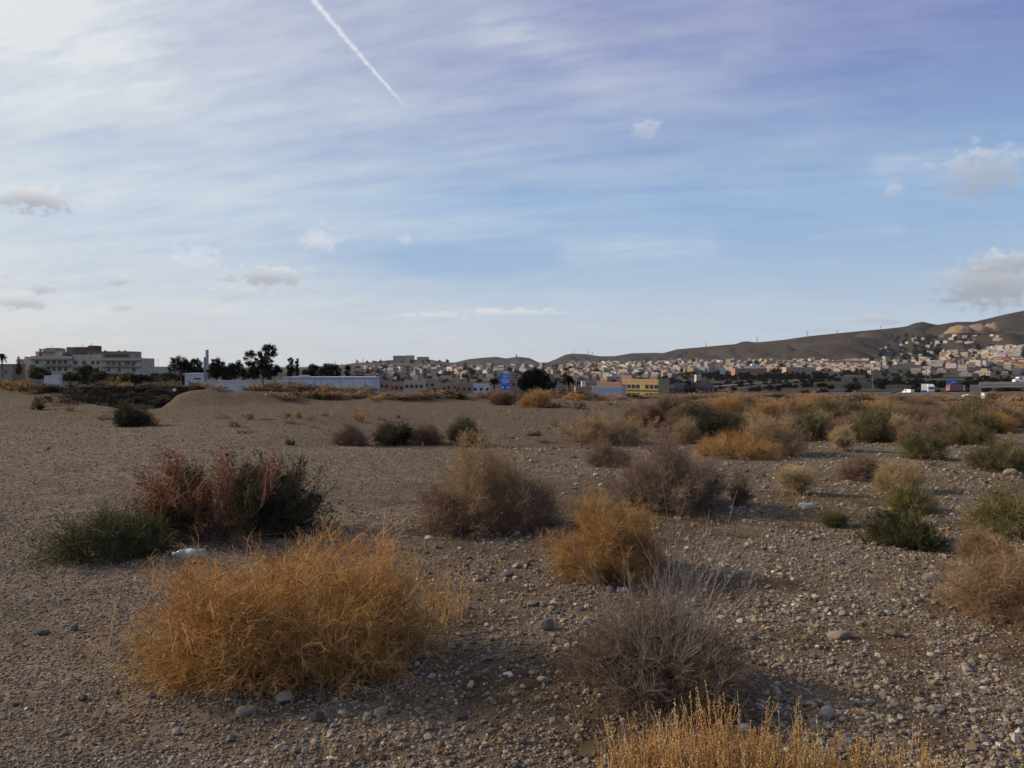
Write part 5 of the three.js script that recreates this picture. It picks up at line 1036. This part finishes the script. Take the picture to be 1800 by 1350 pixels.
town(58, band(1000, 1190, [638, 636], [674, 668]), ['white', 'white', 'pink', 'pink', 'salmon', 'tan', 'grey', 'cream', 'salmon'], [9, 16], 'in the dense town below the gap in the hills', 1, { vgap: 3.2, turn: [-1.1, -0.4] });
town(64, band(1185, 1560, [633, 637], [652, 652]), ['pink', 'pink', 'salmon', 'white', 'tan', 'cream', 'salmon', 'grey'], [9, 17], 'in the town under the long ridge', 2, { vgap: 2.2, turn: [-1.15, -0.45] });
town(30, band(660, 1000, [644, 644], [672, 672]), ['white', 'grey', 'tan', 'pink', 'cream', 'grey'], [9, 18], 'in the hazy plain beyond the direction sign', 3, { turn: [-1, -0.3] });
town(22, band(1548, 1668, [612, 618], [640, 642]), ['white', 'white', 'grey', 'cream'], [10, 17], 'among trees at the foot of the hill', 4, { turn: [-1.2, -0.5] });
town(34, band(1735, 1800, [613, 610], [624, 626]), ['white', 'white', 'white', 'cream'], [8, 12], 'in the white terraces on the slope', 5, { vgap: 1.6, turn: [-1.2, -0.6], h: [4.5, 6.5] });
town(18, band(1668, 1738, [622, 619], [631, 630]), ['ochre', 'ochre', 'cream', 'white'], [8, 12], 'in the yellowish rows below the slope', 6, { vgap: 1.8, turn: [-1.2, -0.6], h: [4.5, 6.5] });
town(16, band(1755, 1802, [634, 634], [647, 647]), ['salmon', 'cream', 'white', 'ochre'], [9, 14], 'in the red-roofed rows by the picture edge', 7, { gable: 0.85, turn: [-1.1, -0.5] });
town(24, band(1585, 1762, [594, 586], [612, 604]), ['white', 'white', 'cream', 'grey', 'ochre'], [11, 20], 'high on the hillside below the quarry heaps', 8, { turn: [-1.2, -0.6] });
town(12, band(1590, 1800, [646, 646], [662, 664]), ['white', 'grey', 'cream'], [9, 15], 'alone in the fields below the hill', 9, {});
console.log('houses', houses);
// the rest of the far town and the scrub of the plain, too many and too small to count
{
  const r = rng(6060), m4 = new THREE.Matrix4(), q = new THREE.Quaternion(), c = new THREE.Color(), up = new THREE.Vector3(0, 1, 0);
  const mass = (name, label, category, geo, mat, list) => { const im = new THREE.InstancedMesh(geo, mat, list.length); list.forEach((e, i) => { m4.compose(new THREE.Vector3(e[0], e[1], e[2]), q.setFromAxisAngle(up, e[6]), new THREE.Vector3(e[3], e[4], e[5])); im.setMatrixAt(i, m4); im.setColorAt(i, c.setRGB(...e[7])); }); tag(im, name, label, category, null, 'stuff'); };
  const tones = [[0.52, 0.475, 0.42], [0.38, 0.28, 0.215], [0.4, 0.265, 0.18], [0.36, 0.3, 0.24], [0.3, 0.28, 0.27], [0.5, 0.44, 0.35], [0.24, 0.22, 0.2]];
  for (let v = 0; v < 3; v++) {
    const list = [];
    for (let i = 0; i < 170; i++) {
      const k = r(), px = k < 0.3 ? r.r(1000, 1190) : k < 0.72 ? r.r(1185, 1545) : k < 0.86 ? r.r(640, 1000) : r.r(1560, 1800), py = px < 1000 ? r.r(642, 660) : px < 1190 ? r.r(637, 664) : px < 1545 ? r.r(633, 653) : r.r(620, 646), g = gnd(px, py, 420);
      if (!g || g.d < 900) continue;
      list.push([g.x, g.y, g.z, r.r(8, 22), r.r(3.5, 8.5), r.r(7, 12), r.r(-1.2, -0.4), r.pick(tones).map((t) => t * r.r(0.85, 1.1))]);
    }
    mass('far_town', 'tiny far houses packed between the nearer ones of the town', 'town', houseShapes[v], std([1, 1, 1], 0.9), list);
  }
  for (let v = 0; v < 2; v++) {
    const L = crown([[0, 0.8, 0, 1.1, 0.9, 1.1]], 10, 0.6, [[1, 1, 1], [0.8, 0.8, 0.8]], 990 + v, 0.45), list = [];
    for (let i = 0; i < 1500; i++) {
      const k = r(), px = k < 0.35 ? r.r(620, 1200) : k < 0.75 ? r.r(1200, 1800) : r.r(1000, 1560), py = k < 0.35 ? r.r(642, 680) : k < 0.75 ? r.r(652, 694) : r.r(634, 660), g = gnd(px, py, 130);
      if (!g || noise(g.x / 60, g.d / 60) < (k > 0.35 && k < 0.75 ? 0.1 : -0.05)) continue;
      const s = r.r(0.5, 1.3) * (1 + Math.min(1.2, g.d / 1500));
      list.push([g.x, g.y, g.z, s * r.r(1, 2), s, s, r() * 6.3, r.pick([[0.1, 0.105, 0.06], [0.13, 0.125, 0.07], [0.16, 0.13, 0.08], [0.08, 0.085, 0.052]])]);
    }
    mass('scrub', 'dark scrub covering the plain and the gaps in town', 'scrub', L.geometry(), plantMat, list);
  }
}
// ---- trees of the plain, cloned from a few
{
  const protos = [0, 1, 2, 3].map((v) => {
    const o = new THREE.Group(), T = new Strands(), r = rng(840 + v);
    T.tube([[0, -1, 0], [0.1, 2, 0], [0, 4, 0]], 0.28, 0.14, [0.09, 0.075, 0.06], 5);
    part(o, 'trunk', T.geometry(), plantMat);
    const blobs = v === 3 ? [[0, 3, 0, 1, 2.6, 1], [0, 5.8, 0, 0.8, 2.4, 0.8]] : [[0, 4.2, 0, 2.6, 2, 2.6], [r.r(-1.6, 1.6), 5, r.r(-1, 1), 1.8, 1.4, 1.8], [r.r(-2, 2), 3.4, r.r(-1, 1), 2, 1.6, 2], [0.6, 2.2, 0, 2.3, 1.3, 2.3]];
    const c = crown(blobs, 11, 0.8, v === 1 ? [...LEAFMID.slice(0, 3), ...LEAFDARK] : LEAFDARK, 860 + v, 0.85);
    part(o, 'crown', c.geometry(), leafMat);
    return { o, tris: c.tris };
  });
  const kindName = ['round dark tree', 'mid-green tree', 'dark spreading tree', 'slim dark cypress'], r = rng(4242);
  let n = 0;
  const put = (px, py, wpx, v, where) => {
    const g = gnd(px, py, 160);
    if (!g) return;
    const o = protos[v].o.clone(), s = clamp(wpx * g.px / (v === 3 ? 5 : 6), 0.5, 2.2);
    o.position.set(g.x, g.y, g.z); o.rotation.y = r() * 6.3; o.scale.set(s, s * r.r(0.85, 1.15), s);
    farTris += protos[v].tris; n++;
    tag(o, 'tree', null, 'tree', 'trees of the plain and town');
    later(o, kindName[v], where, px);
  };
  const row = 'in the tree row below the town';
  for (let x = 1236; x < 1386; x += r.r(9, 14)) put(x, 670 + r.r(-0.6, 0.6), r.r(11, 16), r() < 0.75 ? 0 : 2, row);
  for (let x = 1392; x < 1452; x += r.r(8, 12)) put(x, 668.5 + r.r(-0.6, 0.4), r.r(9, 13), 2, row);
  for (let i = 0; i < 42; i++) put(r.r(1545, 1662), r.r(618, 648), r.r(7, 15), r.pick([0, 1, 2, 2]), 'among the houses at the foot of the hill');
  for (let i = 0; i < 30; i++) put(r.r(1560, 1760), r.r(590, 616), r.r(5, 10), r.pick([0, 1, 2]), 'high on the hillside below the quarry heaps');
  for (let i = 0; i < 34; i++) put(r.r(1000, 1540), r.r(638, 664), r.r(5, 11), r.pick([0, 1, 2, 3]), 'between the houses of the town');
  for (let i = 0; i < 34; i++) put(r.r(640, 1000), r.r(646, 682), r.r(6, 14), r.pick([0, 1, 2, 3, 0]), 'in the hazy plain beyond the warehouse');
  for (let i = 0; i < 18; i++) put(r.r(1260, 1800), r.r(656, 690), r.r(7, 16), r.pick([0, 1, 2, 1]), 'in the dark fields by the motorway');
  for (let i = 0; i < 14; i++) put(r.r(1660, 1800), r.r(624, 646), r.r(6, 11), r.pick([0, 2, 3]), 'around the terraces at the hill foot');
  for (let i = 0; i < 16; i++) put(r.r(626, 790), r.r(636.5, 641), r.r(5, 9), r.pick([0, 2]), 'on the flat hill with the hilltop complex');
  console.log('plain trees', n);
}
// sandy quarry heaps on the hill
{
  const mat = paint([0.3, 0.195, 0.115]);
  for (const [px, py, w, h, l] of [[1687, 583, 42, 11, 'leftmost and lowest of the orange quarry heaps on the hill'], [1716, 584, 40, 14, 'middle orange quarry heap on the hill'], [1744, 582, 30, 14, 'rightmost steep orange quarry heap on the hill']]) {
    const D = 2450, g = at(px, py, D), k = g.px, geo = new THREE.SphereGeometry(1, 40, 20, 0, Math.PI * 2, 0, Math.PI / 2), p = geo.attributes.position;
    for (let i = 0; i < p.count; i++) { const x = p.getX(i), y = p.getY(i), z = p.getZ(i), f = 1 + 0.22 * noise(x * 4 + px, z * 4) * (1 - y) + 0.1 * noise(x * 11, z * 11 + px); p.setXYZ(i, x * f, Math.pow(y, 1.25) * (1 + 0.16 * noise(x * 3 + px, z * 3)), z * f); }
    geo.computeVertexNormals();
    const m = new THREE.Mesh(geo, mat); m.position.set(g.x, g.y - 4 * k, g.z); m.scale.set(w / 2 * k * 1.1, (h + 4) * k, w / 2 * k * 1.3);
    tag(m, 'quarry_heap', l, 'spoil heap', 'orange quarry heaps');
  }
}
// pylons and masts on the skyline
{
  const lat = std([0.16, 0.16, 0.165], 0.8);
  const pylon = (D, px, py, h, label) => {
    const g = at(px, py, D), k = g.px, T = new Strands(), w = 0.9 * k, t = h * k, rad = 0.13 * k;
    for (const [a, b] of [[-1, -1], [1, -1], [1, 1], [-1, 1]]) T.tube([[a * w, -2 * k, b * w], [a * w * 0.35, t * 0.7, b * w * 0.35], [0, t, 0]], rad, rad * 0.7, [0.16, 0.16, 0.165], 4);
    for (let i = 0; i < 4; i++) { const y = t * (0.12 + i * 0.15), q = w * (1 - 0.8 * y / t); T.tube([[-q, y, q], [q, y + t * 0.12, q]], rad * 0.5, rad * 0.5, [0.16, 0.16, 0.165], 3); T.tube([[q, y, q], [-q, y + t * 0.12, q]], rad * 0.5, rad * 0.5, [0.16, 0.16, 0.165], 3); }
    const o = new THREE.Group(); part(o, 'tower', T.geometry(), plantMat);
    for (const y of [0.74, 0.88]) slab(o, 'cross_arm', -1.5 * k, 1.5 * k, y * t, y * t + 0.25 * k, -0.1 * k, 0.1 * k, lat);
    o.position.set(g.x, g.y, g.z);
    tag(o, 'pylon', null, 'pylon', 'pylons on the ridges');
    later(o, 'grey lattice pylon', label, px);
  };
  for (const [px, py, h] of [[1241, 610, 10], [1331, 602, 11], [1419, 592, 11], [1472, 586, 6], [1548, 579, 6]]) pylon(3300, px, py, h, 'on the long right-hand ridge');
  for (const [px, py, h] of [[1009, 622, 6], [1033, 623, 6], [1041, 624, 6]]) pylon(4150, px, py, h, 'on the middle hill');
  for (const [px, py, h] of [[590, 646, 13], [601, 646, 8], [626, 640, 9], [638, 640, 10]]) pylon(3600, px, py, h, 'over the hazy plain');
  const pole = (D, px, py, h, label, r = 0.1) => { const g = at(px, py, D), k = g.px, o = new THREE.Group(); part(o, 'shaft', new THREE.CylinderGeometry(r * 0.6, r, h * k + 6, 8).translate(0, h * k / 2 - 3, 0), lat); slab(o, 'lamp_arm', -0.08, 1.2, h * k - 0.06, h * k + 0.06, -0.06, 0.06, metalMat); o.position.set(g.x, g.y, g.z); tag(o, 'lamp_post', label, 'lamp post', 'lamp posts'); };
  pole(500, 825, 690, 34, 'thin lamp post above the salmon house', 0.14); pole(240, 564, 688, 24, 'thin dark pole against the warehouse wall'); pole(185, 981, 690, 21, 'dark pole between the big round tree and the tall palm', 0.14); pole(450, 278, 668, 38, 'thin mast above the pale low building', 0.1); pole(420, 1534, 690, 44, 'tall brown pole in the fields by the lone tan house', 0.22); pole(500, 1628, 690, 62, 'tall grey mast among the trees at the hill foot', 0.16); pole(520, 1780, 680, 24, 'lamp post over the flyover', 0.12);
}
// ---- the motorway below the brow, its flyover, lorry and cars
{
  const asphalt = std([0.07, 0.068, 0.066], 0.9), concrete = paint([0.3, 0.29, 0.27]), rail = std([0.42, 0.42, 0.42], 0.5, { metalness: 0.5 });
  const strip = (pts, w, lift, mat, name, kind) => {
    const pos = [], idx = [], uv = [];
    pts.forEach((p, i) => { const a = pts[Math.max(0, i - 1)], b = pts[Math.min(pts.length - 1, i + 1)], dx = b[0] - a[0], dz = b[1] - a[1], l = Math.hypot(dx, dz), nx = -dz / l * w / 2, nz = dx / l * w / 2, y = p[2] ?? Math.max(H(p[0] + nx, p[1] + nz), H(p[0] - nx, p[1] - nz), H(p[0], p[1])); pos.push(p[0] - nx, y + lift, p[1] - nz, p[0] + nx, y + lift, p[1] + nz); uv.push(0, i, 1, i); if (i) { const q = i * 2; idx.push(q - 2, q - 1, q, q - 1, q + 1, q); } });
    const g = new THREE.BufferGeometry(); g.setAttribute('position', new THREE.Float32BufferAttribute(pos, 3)); g.setAttribute('uv', new THREE.Float32BufferAttribute(uv, 2)); g.setIndex(idx); g.computeVertexNormals();
    return tag(new THREE.Mesh(g, mat), name, null, null, null, kind);
  };
  const mid = (x) => [x, -332 - 0.12 * (x - 160)];
  const line = []; for (let x = 20; x <= 420; x += 8) line.push(mid(x));
  strip(line, 22, 0.35, asphalt, 'road', 'structure');
  strip(line.map(([x, z]) => [x, z + 10.4]), 0.25, 0.4, std([0.75, 0.75, 0.72], 0.7), 'road_marking', 'structure');
  strip(line.map(([x, z]) => [x, z]), 0.3, 0.42, std([0.75, 0.75, 0.72], 0.7), 'road_marking', 'structure');
  const lane = []; for (let x = -40; x <= 520; x += 14) lane.push([x, -640 - 0.1 * x]);
  strip(lane, 9, 0.5, paint([0.26, 0.24, 0.21]), 'road', 'structure');
  // guard rail along the motorway
  const gr = new THREE.Group(), g0 = mid(150);
  const T = new Strands(), pts = line.filter((p) => p[0] > 100).map(([x, z]) => [x, H(x, z) + 1.0, z + 12]);
  T.tube(pts, 0.2, 0.2, [0.42, 0.42, 0.42], 4);
  part(gr, 'rail', T.geometry(), rail);
  for (let i = 0; i < pts.length; i += 1) slab(gr, 'post', pts[i][0] - 0.08, pts[i][0] + 0.08, pts[i][1] - 1.2, pts[i][1], pts[i][2] - 0.3, pts[i][2] - 0.22, rail);
  tag(gr, 'guard_rail', 'steel guard rail running along the motorway edge', 'guard rail');
  // flyover
  const fo = new THREE.Group(), a = at(1722, 681.5, 300), b = at(1960, 679, 280), len = Math.hypot(b.x - a.x, b.z - a.z), k = a.px;
  slab(fo, 'deck', 0, len, 0, 1.05, -9, 0, concrete); slab(fo, 'parapet', 0, len, 1.053, 1.95, -0.3, 0.12, concrete); slab(fo, 'parapet', 0, len, 1.053, 1.95, -9, -8.7, concrete);
  for (const x of [14.6, 31]) slab(fo, 'pillar', x, x + 1.1, -6, -0.003, -6, -1, paint([0.42, 0.4, 0.36]));
  slab(fo, 'abutment', -3, 0.6, -6, 0.9, -8.9, -0.1, greyMat);
  fo.position.set(a.x, a.y, a.z); fo.rotation.set(0, Math.atan2(-(b.z - a.z), b.x - a.x), Math.atan2(b.y - a.y, len));
  tag(fo, 'flyover', 'grey concrete flyover crossing at the picture edge', 'bridge');
  // vehicles
  const tyre = std([0.03, 0.03, 0.03], 0.9), wheelGeo = new THREE.CylinderGeometry(0.5, 0.5, 0.3, 14).rotateX(Math.PI / 2);
  const wheels = (o, list, r, z) => { for (const x of list) for (const s of [-z, z]) { const w = part(o, 'wheel', wheelGeo, tyre); w.position.set(x, r, s); w.scale.set(r * 2, r * 2, 1); } };
  const shell = (o, name, prof, wid, mat) => { const s = new THREE.Shape(); prof.forEach(([x, y], i) => (i ? s.lineTo(x, y) : s.moveTo(x, y))); const g = new THREE.ExtrudeGeometry(s, { depth: wid - 0.12, bevelEnabled: true, bevelSize: 0.06, bevelThickness: 0.06, bevelSegments: 2 }).translate(0, 0, -(wid - 0.12) / 2); return part(o, name, g, mat); };
  const lorryWhite = std([0.7, 0.7, 0.68], 0.4), bodyGrey = std([0.28, 0.29, 0.29], 0.5);
  {
    const o = new THREE.Group(); shell(o, 'cab', [[0, 0.6], [0, 2.0], [0.35, 2.9], [0.9, 3.7], [2.1, 3.8], [2.1, 0.6]], 2.4, lorryWhite);
    const ws = slab(o, 'windscreen', -0.02, 0.05, 1.95, 2.85, -1.05, 1.05, glassMat); ws.rotation.z = -0.36; ws.position.x = 0.1;
    for (const s of [-1, 1]) slab(o, 'side_window', 0.5, 1.3, 2.0, 2.8, s * 1.215 - 0.02, s * 1.215 + 0.02, glassMat);
    slab(o, 'bumper', -0.12, 0.3, 0.45, 0.95, -1.2, 1.2, darkMat); slab(o, 'trailer', 2.5, 11, 1.15, 3.85, -1.22, 1.22, bodyGrey); slab(o, 'chassis', 0.6, 10.8, 0.75, 1.12, -0.9, 0.9, darkMat); wheels(o, [1, 3.4, 8.4, 9.6], 0.5, 1.08);
    for (const s of [-1, 1]) slab(o, 'headlight', -0.1, -0.02, 0.97, 1.2, s * 0.95 - 0.18, s * 0.95 + 0.18, whiteMat);
    const g = at(1637, 692, 322); o.position.set(g.x, H(g.x, g.z) + 0.5, g.z); o.position.y = Math.max(o.position.y, g.y - 0.4); o.rotation.y = 1.32;
    tag(o, 'lorry', 'white-cabbed lorry with grey trailer on the motorway', 'lorry');
  }
  const car = (D, px, py, turn, mat, label, van) => {
    const o = new THREE.Group();
    shell(o, 'body', van ? [[0, 0.35], [0, 1.0], [0.9, 1.2], [1.5, 2.0], [4.9, 2.05], [5, 0.35]] : [[0, 0.3], [0, 0.75], [1.1, 0.9], [1.8, 1.42], [3.3, 1.42], [4, 0.95], [4.3, 0.85], [4.3, 0.3]], 1.75, mat);
    for (const s of [-1, 1]) slab(o, 'side_window', 1.75, van ? 2.7 : 3.2, van ? 1.3 : 0.98, van ? 1.85 : 1.34, s * 0.886 - 0.012, s * 0.886 + 0.012, glassMat);
    const w = slab(o, 'windscreen', 1.2, 1.26, van ? 1.2 : 0.9, van ? 2.0 : 1.45, -0.75, 0.75, glassMat); w.rotation.z = -0.75; w.position.x = van ? 1.16 : 1.4;
    wheels(o, van ? [0.95, 4] : [0.8, 3.4], 0.33, 0.76);
    const g = at(px, py, D); o.position.set(g.x, g.y, g.z); o.rotation.y = turn;
    tag(o, 'car', label, van ? 'van' : 'car', 'vehicles on the motorway');
  };
  const white = std([0.75, 0.75, 0.74], 0.3);
  car(325, 1588, 693, -1.3, white, 'white van on the motorway left of the lorry', true);
  car(318, 1559, 695, -0.5, std([0.1, 0.11, 0.13], 0.35), 'dark car on the motorway left of the white van');
  car(298, 1782, 672.3, 0.05, white, 'white van driving on the flyover at the picture edge', true);
  const tk = new THREE.Group(); slab(tk, 'box', 0, 6, 0.8, 3.2, -1.2, 1.2, std([0.3, 0.13, 0.09], 0.7)); slab(tk, 'tail', 6.05, 6.9, 0.8, 3.0, -1.1, 1.1, whiteMat); wheels(tk, [1, 4.8], 0.48, 1.0);
  const tg = at(1666, 690, 330); tk.position.set(tg.x, tg.y, tg.z); tk.rotation.y = 0.1; tag(tk, 'trailer', 'rust-red trailer parked under the wide motorway sign', 'trailer');
}
settleLabels();
console.log('far triangles', farTris, 'near plant triangles', plantTris, 'sprigs', sprigCount, 'bush triangles', bushTris);
renderer.render(scene, camera);
